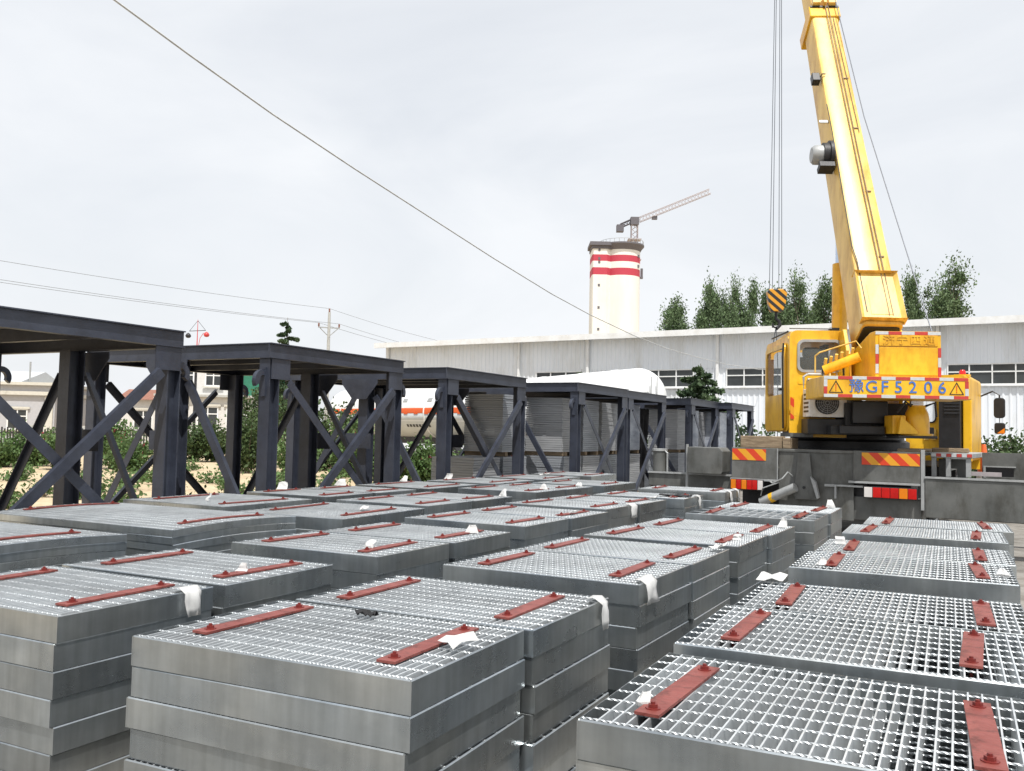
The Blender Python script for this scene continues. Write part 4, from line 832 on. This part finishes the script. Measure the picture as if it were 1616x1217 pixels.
def bush(name, label, loc, h, r, seed, leaves=1600, sz=.13, m='leaf_bush', flowers=0, stems=9, group='shrubs in the sandy yard', ry=1.0, cat='shrub'):
    rr = random.Random(seed); t = thing(name, label, cat, loc, 0, group); tr = MB(); cr = MB(); pts = []; fl = []
    for k in range(stems):
        an = rr.uniform(0, 6.28); q = rr.uniform(.1, 1)**.6; tp = Vector((math.cos(an)*r*q, math.sin(an)*r*q*ry, h*rr.uniform(.6, 1.05)*(1.05-.35*q))); mid = Vector((tp.x*.45, tp.y*.45, tp.z*.5))
        tr.tube([(tp.x*.15, tp.y*.15, 0), mid, tp], [.025, .015, .006], 5)
        for c in range(leaves//stems):
            f = rr.uniform(.12, 1.02); p = (Vector((0, 0, .05)).lerp(mid, f*2) if f < .5 else mid.lerp(tp, f*2-1)); s = .12*r+.09; pts.append(p+Vector((rr.gauss(0, s), rr.gauss(0, s), rr.gauss(0, s*.8))))
        for c in range(flowers): fl.append(mid.lerp(tp, rr.uniform(.2, 1.05))+Vector((rr.gauss(0, .07), rr.gauss(0, .07), 0)))
    pts = [p for p in pts if p.z > .03]
    leaf_quads(cr, pts, sz, rr, .3); tr.build('stem', 'bark', t); cr.build('foliage', m, t)
    if flowers: b = MB(); leaf_quads(b, fl*3, .13, rr); b.build('flowers', 'petal', t, kind='stuff')
    return t
def gx(px, D): return (far(px, D), D, 0)
BU = [  # px, depth, height, radius, leaves, size, material, flowers, label
 (12, 32, 1.25, .9, 1500, .13, 'leaf_bush', 0, 'leafy green shrub by the grey house at the end of the picket fence'),
 (58, 33, 1.3, 1.0, 1700, .13, 'leaf_bush', 0, 'leafy green shrub in front of the picket fence'),
 (100, 31, 1.5, .8, 1500, .12, 'leaf_bush', 1, 'hollyhock clump with few flowers behind the first dark frame'),
 (182, 32, 1.9, .8, 1700, .13, 'leaf_bush', 4, 'tall hollyhock clump with pink flowers behind the first dark frame'),
 (215, 30, 1.25, .8, 1500, .13, 'leaf_bush', 1, 'low leafy clump beside the pink-flowered hollyhock'),
 (310, 40, 1.9, 1.3, 1700, .16, 'leaf_dark', 0, 'dark rounded shrub in front of the white house'),
 (345, 41, 1.8, 1.1, 1500, .16, 'leaf_dark', 0, 'second dark rounded shrub in front of the white house'),
 (395, 31, 2.4, .8, 2400, .13, 'leaf_dark', 0, 'tall shrub below the green sheet roof'),
 (418, 36, 3.6, 1.0, 3000, .16, 'leaf_dark', 0, 'tallest leafy shrub beside the green sheet roof'),
 (470, 29, 1.6, .9, 2200, .13, 'leaf_bush', 1, 'dense pale shrub behind the second dark frame'),
 (520, 34, 3.0, 1.2, 2600, .15, 'leaf_dark', 0, 'tall dark shrub seen through the second dark frame'),
 (560, 30, 2.2, .9, 2200, .13, 'leaf_bush', 2, 'shrub with pink blossoms seen through the second dark frame'),
 (590, 28, 1.5, .7, 1700, .12, 'leaf_bush', 3, 'flowering hollyhock clump at the tanker front'),
 (650, 27, 1.35, .75, 2000, .12, 'leaf_bush', 1, 'round leafy shrub below the orange-striped tanker'),
 (680, 28, 1.25, .7, 1700, .12, 'leaf_bush', 2, 'leafy shrub with red blossoms below the tanker stripe'),
 (725, 26.5, 1.3, .65, 1700, .12, 'leaf_bush', 1, 'leafy shrub next to the end of the stacked grating bundles'),
]
for i, (px, D, h, r_, lv, sz, m_, fl, lab) in enumerate(BU): bush('shrub', lab, gx(px, D), h, r_, 100+i, int(lv*1.25), sz, m_, fl)
for i, (px, D, h, r_, lab) in enumerate([(1200, 27, 2.0, .85, 'narrow shrub between the frames and the operator cab'), (1575, 24, 2.1, 1.0, 'green shrub behind the traffic cone'), (1610, 23, 1.9, .9, 'green shrub at the end of the side panel'), (1650, 22, 2.2, 1.0, 'green shrub beyond the outrigger beam end'), (1545, 27, 1.7, .8, 'green shrub behind the driver cab mirror')]):
    bush('shrub', lab, gx(px, D), h, r_, 300+i, 2600, .12, 'leaf_dark', 0, 11, 'shrubs along the warehouse side')
rw = random.Random(21)
for i in range(46):      # low weeds on the sand
    D = rw.uniform(16, 36); px = rw.uniform(-40, 640)
    if px > 420 and D < 22: continue
    x, y, _ = gx(px, D)
    q = Vector((x, y, 0)); s_, t_ = q.dot(u), q.dot(v)
    if t_ > -12.3 and s_ < 36: continue
    bush('weed', 'low green weed growing on the bare sand', (x, y, 0), rw.uniform(.15, .4), rw.uniform(.2, .45), 500+i, 220, .1, 'leaf_bush', 0, 5, 'weeds on the sand', 1, 'weed')
for i, (px, D, h, r_) in enumerate([(332, 15.5, .42, .42), (200, 22, .4, .5), (255, 24, .35, .4), (35, 24, .3, .5), (420, 24, .5, .5), (520, 24, .4, .6), (130, 19, .25, .35)]):
    bush('weed', 'low green weed growing on the bare sand', gx(px, D), h, r_, 600+i, 420, .1, 'leaf_bush', 0, 7, 'weeds on the sand', 1, 'weed')

# ------------------------------------------------------------------ houses, fence, pole, lamp on the left
def house_window(parent, x0, x1, z0, z1, y):
    wf = MB().ring(rrect(x0, x1, z0, z1, .01, 1), rrect(x0+.08, x1-.08, z0+.08, z1-.08, .01, 1), y-.06, y-.003); xm = (x0+x1)/2
    wf.box(xm-.035, xm+.035, y-.05, y-.004, z0+.08, z1-.08); wf.box(x0+.08, xm-.035, y-.05, y-.004, z1-.52, z1-.45); wf.box(xm+.035, x1-.08, y-.05, y-.004, z1-.52, z1-.45)
    o = wf.build('window', 'trim', parent); MB().box(x0+.05, x1-.05, y-.02, y-.0025, z0+.05, z1-.05).build('pane', 'winglass', o); MB().box(x0-.12, x1+.12, y-.16, y-.062, z0-.1, z0-.002).build('sill', 'cream', o); MB().box(x0-.15, x1+.15, y-.12, y-.062, z1+.002, z1+.14).build('lintel', 'cream', o)
H1 = thing('grey_house', 'low grey flat-roofed house with cream cornice beyond the picket fence', 'house', (far(-70, 58), 58, 0), R(8))
MB().box(-8, 6.1, 0, 8, 0, 3.35).build('wall', 'stucco', H1); MB().box(-8.15, 6.25, -.2, 8.2, 3.352, 3.6).build('cornice', 'cream', H1); MB().box(-8, 6.1, -.05, 8, 3.602, 4.0).build('parapet', 'stucco', H1); MB().box(-8.25, 6.35, -.3, 8.3, 4.002, 4.2).build('cornice', 'cream', H1)
MB().prism([(-.2, 4.2), (8.2, 4.2), (4, 5.1)], -6, 4, 'x').build('roof', 'roof', H1); MB().tube([(4.1, 1, 4.3), (4.1, 1, 5.6)], .06, 8).build('flue', 'lgrey', H1); MB().tube([(2.3, -.35, .2), (2.3, -.35, 4.0)], .05, 8).build('drainpipe', 'cream', H1)
for x in (-5.6, -1.2, 3.2, 4.5)[:3]: house_window(H1, x, x+1.25, 1.1, 2.45, 0)
MB().box(5.5, 6.0, -.12, -.01, .3, 3.3).build('pilaster', 'cream', H1)
F1 = thing('picket_fence', 'dark picket fence in front of the grey house', 'fence', (far(60, 46), 46, 0), R(6))
b = MB()
for k in range(110): b.box(-8+k*.14, -7.93+k*.14, -.02, .02, .05, 1.25+(.08 if k % 2 else 0))
b.build('pickets', 'dark', F1, kind='stuff'); MB().box(-8, 7.4, .022, .06, .3, .37).box(-8, 7.4, .022, .06, 1.0, 1.07).build('rails', 'dark', F1)
for k in range(7): MB().box(-8.05+k*2.56, -7.85+k*2.56, .062, .26, 0, 1.45).build('post', 'conc', F1)
H2 = thing('white_house', 'white two-storey house with tall windows behind the second dark frame', 'house', (far(335, 58), 58, 0), R(4))
MB().box(-3.4, 2.6, 0, 7, 0, 3.45).build('wall', 'whitewall', H2); MB().box(-3.4, 1.4, 1.2, 7, 3.6, 6.0).build('upper_wall', 'whitewall', H2); MB().box(-3.6, 2.8, -.3, 7.2, 3.452, 3.6).build('roof_slab', 'conc', H2); MB().box(-3.6, 1.6, 1.0, 7.2, 6.002, 6.2).build('roof_slab', 'conc', H2)
for x in (-2.9, -.9, .95): house_window(H2, x, x+1.35, .75, 2.85, 0)
for x in (-2.6, -.8): house_window(H2, x, x+1.1, 4.2, 5.4, 1.2)
S1 = thing('green_shed', 'shed with green sheet-metal upper wall beside the white house', 'shed', (far(408, 60), 60, 0), R(4))
MB().box(-1.6, 1.8, 0, 4, 0, 2.9).build('wall', 'whitewall', S1); MB().box(-1.62, 1.82, -.05, 4, 3.05, 5.3).build('metal_cladding', 'green', S1); MB().box(-1.8, 2, -.3, 4.2, 2.902, 3.048).build('ledge', 'brick', S1); MB().box(-1.75, 1.95, -.2, 4.2, 5.302, 5.4).build('roof', 'roof', S1)
B3 = thing('tiled_house', 'small pale house with dull red tiled roof behind the first dark frame', 'house', (far(222, 62), 62, 0), R(5))
MB().box(-1.4, 1.6, 0, 5, 0, 3.3).build('wall', 'whitewall', B3); MB().prism([(-.3, 3.302), (5.3, 3.302), (2.5, 4.1)], -1.6, 1.8, 'x').build('roof', 'brick', B3); house_window(B3, -.4, .9, 1.3, 2.6, 0); MB().box(.9, 1.5, -.1, -.01, .0, 3.5).build('pilaster', 'whitewall', B3)
PD = 80.0
UP = thing('utility_pole', 'concrete utility pole with crossarm and insulators', 'utility pole', (far(516, PD), PD, 0), R(20))
MB().tube([(0, 0, 0), (0, 0, 12)], [.2, .12], 10).build('pole', 'conc', UP); MB().box(-.95, .95, -.05, .05, 10.55, 10.65).build('crossarm', 'lgrey', UP); MB().tube([(-.8, 0, 10.55), (0, 0, 9.8)], .04, 5).tube([(.8, 0, 10.55), (0, 0, 9.8)], .04, 5).build('strut', 'lgrey', UP)
for x in (-.9, .9): MB().lathe([(.05, 0), (.09, .1), (.06, .16), (.09, .24), (.04, .34)], 8, (x, 0, 10.65)).build('insulator', 'brick', UP)
MB().lathe([(.05, 0), (.09, .1), (.06, .16), (.09, .24), (.04, .34)], 8, (0, 0, 12.0)).build('insulator', 'brick', UP)
def wire(name, pts, r, m, label, group=None):
    return tag(MB().tube(pts, r, 5).build(name, m), label, 'cable', group)
def sag(p, q, s, n=24):
    p, q = Vector(p), Vector(q); return [p.lerp(q, k/n)-Vector((0, 0, 4*s*(k/n)*(1-k/n))) for k in range(n+1)]
px0 = far(516, PD); AL = math.cos(R(20)), math.sin(R(20))
for off, z, lab in ((0, 12.33, 'thin power line running to the top insulator of the utility pole'), (-.9, 11.0, 'thin power line running to the insulator on one crossarm end'), (.9, 11.0, 'thin power line running to the insulator on the other crossarm end')):
    a = Vector((px0+off*AL[0], PD+off*AL[1], z)); l_ = a+Vector((-30, -46, -.2+ (0 if off == 0 else .1))); r_ = a+Vector((30, 44, -.3))
    wire('power_line', sag(l_, a, .55)+sag(a, r_, 1.6)[1:], .016, 'wire', lab, 'power lines')
LD = 46.0
SL = thing('street_lamp', 'red ornamental street lamp with a hanging red globe and wire stays', 'street lamp', (far(308, LD), LD, 0))
MB().tube([(0, 0, 0), (0, 0, 5.4)], [.09, .06], 8).build('pole', 'dark', SL); MB().tube([(0, 0, 5.4), (0, 0, 7.05)], [.032, .012], 8).build('mast', 'lampred', SL); MB().tube([(-.42, 0, 6.45), (.42, 0, 6.5)], .018, 5).build('arm', 'dark', SL)
MB().tube([(0, 0, 7.0), (-.42, 0, 6.45)], .01, 4).tube([(0, 0, 7.0), (.42, 0, 6.5)], .01, 4).build('stay', 'dark', SL); MB().tube([(.06, 0, 5.6), (.14, 0, 6.1), (.3, 0, 6.35), (.46, 0, 6.38)], .015, 5).build('bracket', 'lampred', SL)
for s, z in ((1, 6.27), (-1, 6.2)): MB().lathe([(.02, .16), (.1, .1), (.15, 0), (.1, -.09), (.02, -.11)], 14, (s*.47, 0, z)).build('globe', 'lampred' if s > 0 else 'dark', SL, smooth=True)
# long overhead cable from upper left to the warehouse wall
CABLE = [(-6.2, 8.7, 7.4), (-5.1, 11.0, 6.92), (-4.54, 12.13, 6.7), (-3.8, 13.64, 6.44), (-2.84, 15.54, 6.16), (-1.59, 18.06, 5.84), (-.47, 20.3, 5.55), (.98, 23.2, 5.22), (2.2, 25.7, 5.03), (3.94, 29.17, 4.84), (5.53, 32.39, 4.76), (7.49, 36.27, 4.79), (9.72, 40.75, 4.9), (13.1, 47.5, 5.2), (13.9, 48.75, 5.3)]
wire('overhead_cable', CABLE, .014, 'cable', 'long pale overhead cable sagging across the sky to the warehouse wall')

# ------------------------------------------------------------------ tankers
def tanker(label, tailp, az, length, rad, zc, stripe, name='tank_trailer'):
    """tailp = centre of the near dome end in plan; az = direction from the far end to the near end (clockwise from +Y)"""
    t = thing(name, label, 'tank', (tailp[0], tailp[1], 0), -az)
    # local y runs toward the near end; body spans y in [-length, 0]
    prof = []
    for k in range(7): a = R(90*k/6); prof.append((rad*math.sin(a), -length-.55*math.cos(a)))
    for k in range(7): a = R(90*k/6); prof.append((rad*math.cos(a), .55*math.sin(a)))
    prof = [(max(r_, .01), y) for r_, y in prof]
    b = MB(); b.M = Matrix.Translation((0, 0, zc)) @ Matrix.Rotation(R(-90), 4, 'X'); b.lathe(prof, 40); b.build('tank_shell', 'tank', t, smooth='angle')
    def arcband(a0, a1, rr_, m, name_, y0=-length, y1=0):
        b = MB(); n = 8
        for k in range(n+1):
            a = R(a0+(a1-a0)*k/n)
            for y in (y0, y1): b.pt((rr_*math.cos(a), y, zc+rr_*math.sin(a)))
            for y in (y0, y1): b.pt(((rr_-.012)*math.cos(a), y, zc+(rr_-.012)*math.sin(a)))
        for k in range(n): b.face((4*k, 4*k+1, 4*k+5, 4*k+4)); b.face((4*k+2, 4*k+6, 4*k+7, 4*k+3))
        b.face((0, 2, 3, 1)); b.face((4*n, 4*n+1, 4*n+3, 4*n+2))
        return b.build(name_, m, t, smooth=True)
    if stripe:
        for s in (0, 180):
            if s == 0: arcband(-2, 9, rad+.008, 'orange', 'stripe'); arcband(-88, -3, rad+.004, 'tanklow', 'lower_skirt')
            else: arcband(171, 182, rad+.008, 'orange', 'stripe'); arcband(183, 268, rad+.004, 'tanklow', 'lower_skirt')
        for k in range(14):
            arcband(181.5, 184, rad+.012, 'orange', 'stripe_mark', -1-k*.8, -1.3-k*.8)
            arcband(-4, -1.5, rad+.012, 'orange', 'stripe_mark', -1-k*.8, -1.3-k*.8)
        for k in range(8): arcband(-32, -26, rad+.01, 'dark', 'lettering', -4.2-k*.24, -4.35-k*.24)
        for k, c in enumerate(('blue', 'lgrey', 'lgrey', 'lgrey')): arcband(22, 31, rad+.006, c, 'lettering', -2.2-k*1.9, -2.55-k*1.9)
        for k in range(2): arcband(22, 36-k*4, rad+.006, 'lgrey' if k else 'redtape', 'lettering', -.9-k*.35, -1.05-k*.35)
    for y in (-1.5, -length*.35, -length*.65, -length+1.2):
        b = MB(); b.M = Matrix.Translation((0, 0, zc)) @ Matrix.Rotation(R(-90), 4, 'X'); b.lathe([(rad+.002, y-.05), (rad+.02, y-.04), (rad+.02, y+.04), (rad+.002, y+.05)], 40)
        b.build('weld_ring', 'tank', t, smooth='angle')
    MB().box(-.55, .55, -length+.3, -.2, zc-rad-.18, zc-rad+.12).build('frame', 'dark', t)
    for y in (-1.2, -2.5, -3.8, -length+1.5):
        for s in (-1, 1):
            b = MB(); b.M = Matrix.Translation((s*.98, y, .5)) @ Matrix.Rotation(R(90), 4, 'Y'); b.lathe([(.28, -.14), (.44, -.15), (.5, -.1), (.5, .1), (.44, .15), (.28, .14)], 22); w_ = b.build('wheel', 'rubber', t, smooth='angle')
            b = MB(); b.M = Matrix.Translation((s*.98, y, .5)) @ Matrix.Rotation(R(90), 4, 'Y'); b.lathe([(.25, -.145), (.27, -.155), (.27, .155), (.25, .145)], 16); b.build('rim', 'lgrey', w_, smooth='angle')
    for y in (-1.85, -length+1.5): MB().box(-.5, .5, y-.7, y+.7, .5, zc-rad-.1).build('bogie', 'dark', t)
    MB().box(-1.1, 1.1, .5, .6, .55, .7).build('bumper', 'lampred', t); MB().tube([(.2, .5, zc+.25), (.2, .8, zc+.25)], .06, 8).build('valve', 'lgrey', t)
    MB().tube([(-.35, .62, zc-.9), (-.35, .62, zc+.9)], .02, 5).tube([(-.05, .66, zc-.9), (-.05, .66, zc+.9)], .02, 5).build('ladder', 'lgrey', t)
    return t
tanker('white tank trailer with orange stripe and silver lower half behind the frames', (.05, 36.0), R(140), 13.0, 1.2, 2.38, True)
tanker('plain white tank with a domed end rising behind the dark frames', (4.95, 34.6), R(153), 11.5, 1.25, 2.92, False)

# ------------------------------------------------------------------ bundles of gratings behind the frames
def bundle_mesh(wd, dp, h, n, m):
    b = MB(); rr = random.Random(int(wd*1000+h*100)); dz = h/n
    for k in range(n):
        j = rr.uniform(-.006, .006); i = rr.uniform(-.006, .006); b.box(-wd/2+j, wd/2+j, -dp/2+i, dp/2+i, k*dz, (k+1)*dz-.007)
    return b.mesh('sheets', G[m])
BMS = [bundle_mesh(1.0, 1.0, 1.0, 20, 'film'), bundle_mesh(.94, .96, 1.2, 26, 'film'), bundle_mesh(.9, .96, 1.2, 24, 'bundle_warm'), bundle_mesh(.98, 1.0, 1.0, 20, 'bundle_warm')]
cap = MB().prism(rrect(-.49, .49, 0, 1.24, .03), -.5, .5).mesh('wrapping', G['wrap'])
wood_b = MB().box(-.5, .5, -.05, .05, 0, .09).mesh('dunnage', G['wood'])
def in_frame(i, x, y):
    return Vector((FR[i][0][0], FR[i][0][1], 0))+fu*(y-3.05)+Vector((math.cos(R(28)), -math.sin(R(28)), 0))*x
BPOS = [(2, -1.0, 2.35, 0), (2, -1.05, 3.62, 1), (3, -1.0, .85, 1), (3, -1.0, 1.95, 1), (3, -1.1, 3.4, 1), (4, -1.0, .9, 1), (4, -1.0, 1.75, 2), (4, -1.3, 3.5, 0), (5, -1.0, .85, 1), (5, -1.0, 1.95, 2), (5, -1.1, 3.35, 1), (6, -1.0, .85, 2), (6, -1.0, 1.95, 2)]
for k, (fi, lx, ly, mode) in enumerate(BPOS):
    p = in_frame(fi, lx, ly); rz = R(-28+rnd.uniform(-2, 2)); w1 = ORD[k] if k else 'first'
    a = thing('grating_bundle', f'lower bundle of grey steel gratings, {w1} along the pile from the striped tanker', 'bundle', p, rz, 'bundles of gratings under the frames')
    put('dunnage', wood_b, a, loc=(0, -.35, 0)); put('dunnage', wood_b, a, loc=(0, .35, 0)); put('sheets', BMS[0 if k % 3 else 3], a, loc=(0, 0, .09), kind='stuff')
    if mode == 0: continue
    q = thing('grating_bundle', f'{"film-wrapped" if mode == 2 else "bare"} upper bundle of gratings, {w1} along the pile from the striped tanker', 'bundle', p+Vector((0, 0, 1.095)), rz+R(rnd.uniform(-2, 2)), 'bundles of gratings under the frames')
    put('dunnage', wood_b, q, loc=(0, -.35, 0)); put('dunnage', wood_b, q, loc=(0, .35, 0)); put('sheets', BMS[1 if k % 2 else 2], q, loc=(0, 0, .09), kind='stuff')
    if mode == 2: put('wrapping', cap, q, loc=(0, 0, .085), bevel=.02)
# black tarpaulin over a pile inside the fifth frame
p = in_frame(4, -.95, 2.6); b = MB(); rr = random.Random(4); nx, nz_ = 14, 12
for j in range(nz_+1):
    for i in range(nx+1):
        f = i/nx; b.pt(((f-.5)*.72, -.36-.05*math.sin(i*1.9+j*.35)-rr.uniform(0, .03), 2.3-j/nz_*1.75))
for j in range(nz_):
    for i in range(nx): a = j*(nx+1)+i; b.face((a, a+1, a+nx+2, a+nx+1))
i0 = len(b.v)
for y in (-.36, .3):
    for x in (-.36, .36): b.pt((x, y, 2.33))
b.face((i0, i0+1, i0+3, i0+2)); b.box(-.32, .32, -.3, .3, .0, 2.32)
o = b.build('tarpaulin', 'rag', smooth='angle'); o.location = p; o.rotation_euler = (0, 0, R(30)); tag(o, 'black folded tarpaulin draped over a pile among the grating bundles', 'tarpaulin')

# ------------------------------------------------------------------ papers, scraps, cone
def paper(key, lx, ly, wd, ht, mode, label, seed, rz=0):
    wd *= .85; ht *= .8 if mode == 'flag' else .92
    """lx, ly: spot on the stack's top in its own frame; mode: 'lie', 'hang' (over the +x side), 'flag' (curled upright)"""
    g = TOPS[key]; th = [c for c in g.children if c.name.startswith('edge_band')][0].data; zt = max(q.co.z for q in th.vertices)
    rr = random.Random(seed); b = MB(); n = 5 if mode == 'hang' else 3
    for j in range(n+1):
        for i in range(n+1):
            a, c = i/n-.5, j/n
            crn = .012*math.sin(a*5+seed)+.008*math.cos(c*6+seed*2)+rr.uniform(-.004, .004)
            if mode == 'lie': x, y, z = (c-.5)*ht, a*wd, .012+abs(crn)*1.4+.02*c*c
            elif mode == 'hang':
                bend = .3
                if c < bend: x, z = -(bend-c)*ht+.006, .012+abs(crn)*.5
                else: x, z = .012+abs(crn)+.015*(c-bend), .012-(c-bend)*ht
                y = a*wd*(1-.35*c*(seed % 2))
            else: x, y, z = c*ht*.45+.25*wd*abs(a)*(1+.5*math.sin(seed))+crn, a*wd*(1-.55*c*(1 if seed % 3 else .3)), .006+c*ht*.75*(1-.4*abs(a)*(seed % 2))
            b.pt((x, y, z))
    for j in range(n):
        for i in range(n): q = j*(n+1)+i; b.face((q, q+1, q+n+2, q+n+1))
    me = b.mesh('paper', G['paper']); o = put('paper_tag', me, None, smooth=(mode == 'hang'))
    md = o.modifiers.new('thickness', 'SOLIDIFY'); md.thickness = .0012
    M_ = Matrix.Translation(g.location) @ Matrix.Rotation(g.rotation_euler.z, 4, 'Z')
    o.location = M_ @ Vector((lx, ly, zt)); o.rotation_euler = (0, 0, g.rotation_euler.z+R(rz)); tag(o, label, 'paper', 'white paper tags on the gratings'); return o
hx = .62
PAPERS = [
 ('B1a', hx, .28, .15, .2, 'hang', 'large white paper flapping over a grating edge beside the striped-shadow stack', 1, 0), ('B1b', .42, -.12, .09, .08, 'flag', 'small curled white paper by the clamp bar of the next stack over', 2, 30),
 ('B2a', .36, -.2, .09, .1, 'flag', 'white paper tag with grey print standing at a clamp bar end', 3, 20), ('B2b', .44, .12, .13, .1, 'flag', 'round-topped white paper at a clamp bar end', 4, 0),
 ('A1a', .54, .02, .13, .12, 'lie', 'crumpled white paper lying between clamp bar and grating edge', 5, 60), ('A1b', hx, .32, .14, .22, 'hang', 'pointed white paper hanging down a grating corner', 7, 0),
 ('A2a', hx, -.3, .2, .2, 'hang', 'broad white paper folded over a grating corner', 6, 0), ('A2b', .58, .3, .22, .1, 'lie', 'long white paper strip along a grating edge', 8, 0),
 ('R3', -.58, .38, .16, .14, 'lie', 'crumpled white paper at the far corner beside a clamp bar', 9, 80), ('R1', -.5, -.26, .055, .06, 'flag', 'small torn white paper stuck in the grid of the nearest big stack', 10, 40),
 ('R4', -.46, -.28, .08, .08, 'flag', 'tiny white paper standing beside a clamp bar near the edge', 11, 0), ('R5', -.5, .05, .09, .09, 'flag', 'small white paper standing by the middle of a clamp bar', 12, 0), ('R4', .56, -.2, .1, .08, 'flag', 'small white paper fluttering at the end of a grating', 13, 20),
 ('A3b', .56, .2, .11, .14, 'flag', 'white paper standing on the corner behind two clamp bars', 14, 0), ('A3a', .5, -.1, .08, .08, 'flag', 'tiny white paper beside a clamp bar bolt', 15, 0), ('A4b', .52, .3, .13, .14, 'flag', 'white paper peak on the stack nearest the crane tail', 16, 0),
 ('B3b', .48, -.1, .11, .08, 'lie', 'flat white paper between two clamp bars', 17, 0), ('B4a', hx, .3, .2, .24, 'hang', 'big white paper wrapped over the grating edge near the crane', 18, 0), ('B4b', .5, .3, .2, .09, 'lie', 'white paper strip lying near the dark rag', 19, 0),
 ('B5', hx, .2, .12, .26, 'hang', 'white paper ribbon hanging beside the dark rag', 20, 0), ('B6', hx, -.2, .12, .26, 'hang', 'twisted white paper ribbon hanging before the tail light', 21, 0), ('B6', hx, .25, .12, .25, 'hang', 'folded white paper hanging next to the twisted ribbon', 23, 0),
 ('C2', .3, .1, .18, .09, 'lie', 'flat white paper lying across a clamp bar', 24, 30), ('C3b', .55, .3, .14, .17, 'flag', 'white paper peak at the end of a clamp bar', 25, 0), ('D1', .1, -.3, .1, .12, 'flag', 'small white paper peak on the wide grating beside the frames', 26, 0),
 ('D2a', -.55, .1, .16, .17, 'flag', 'white paper peak against a dark frame post', 27, 0), ('D2b', -.55, .3, .22, .15, 'flag', 'broad white paper against an X brace foot', 28, 0), ('D3', -.55, .4, .16, .16, 'flag', 'white paper peak before the second frame post', 29, 0), ('D4', -.55, -.2, .2, .15, 'flag', 'white paper peak before the third frame', 30, 0),
 ('C4a', .45, .1, .14, .14, 'flag', 'white paper standing on the stack before the tanker wheels', 31, 0), ('C4b', .5, .2, .14, .1, 'flag', 'white paper next to the crane outrigger jack', 32, 0), ('D5', .0, .5, .34, .12, 'lie', 'flat white sheet on a far stack beside the frames', 33, 0),
]
for q in PAPERS: paper(*q[:8], 90+(q[7]*37) % 50-25 if q[5] == 'flag' else q[8])
def scrap(key, lx, ly, wd, label, seed, rz=0):
    g = TOPS[key]; rr = random.Random(seed); b = MB(); n = 7; zt = .112
    for j in range(n+1):
        for i in range(n+1): b.pt(((i/n-.5)*wd, (j/n-.5)*wd*.4*rr.uniform(.7, 1.1), .006+rr.uniform(0, .025)))
    for j in range(n):
        for i in range(n): q = j*(n+1)+i; b.face((q, q+1, q+n+2, q+n+1))
    o = b.build('cloth_scrap', 'rag', smooth=True); md = o.modifiers.new('thickness', 'SOLIDIFY'); md.thickness = .004
    o.location = (Matrix.Translation(g.location) @ Matrix.Rotation(g.rotation_euler.z, 4, 'Z')) @ Vector((lx, ly, zt)); o.rotation_euler = (0, 0, g.rotation_euler.z+R(rz)); tag(o, label, 'cloth')
scrap('A1a', -.06, .3, .1, 'small black scrap lying on the fine grid between clamp bars', 1); scrap('B5', .4, -.1, .42, 'black rag draped on a far stack near the crane tail', 2, 10)
CN = thing('traffic_cone', 'orange and white traffic cone behind the outrigger panel', 'traffic cone', gx(1553, 20)); CN.location.z = .0
MB().box(-.2, .2, -.2, .2, 0, .04).build('base', 'rubber', CN); MB().box(-.12, .12, -.12, .12, .04, .0402).build('mat', 'rubber', CN) if False else None
MB().lathe([(.15, .04), (.118, .36)], 18).build('cone_body', 'cone', CN, smooth='angle'); MB().lathe([(.118, .361), (.09, .6)], 18).build('white_collar', 'white', CN, smooth='angle'); MB().lathe([(.09, .601), (.03, 1.0)], 18).build('cone_top', 'cone', CN, smooth='angle')
CN.scale = (1.5, 1.5, 1.55)
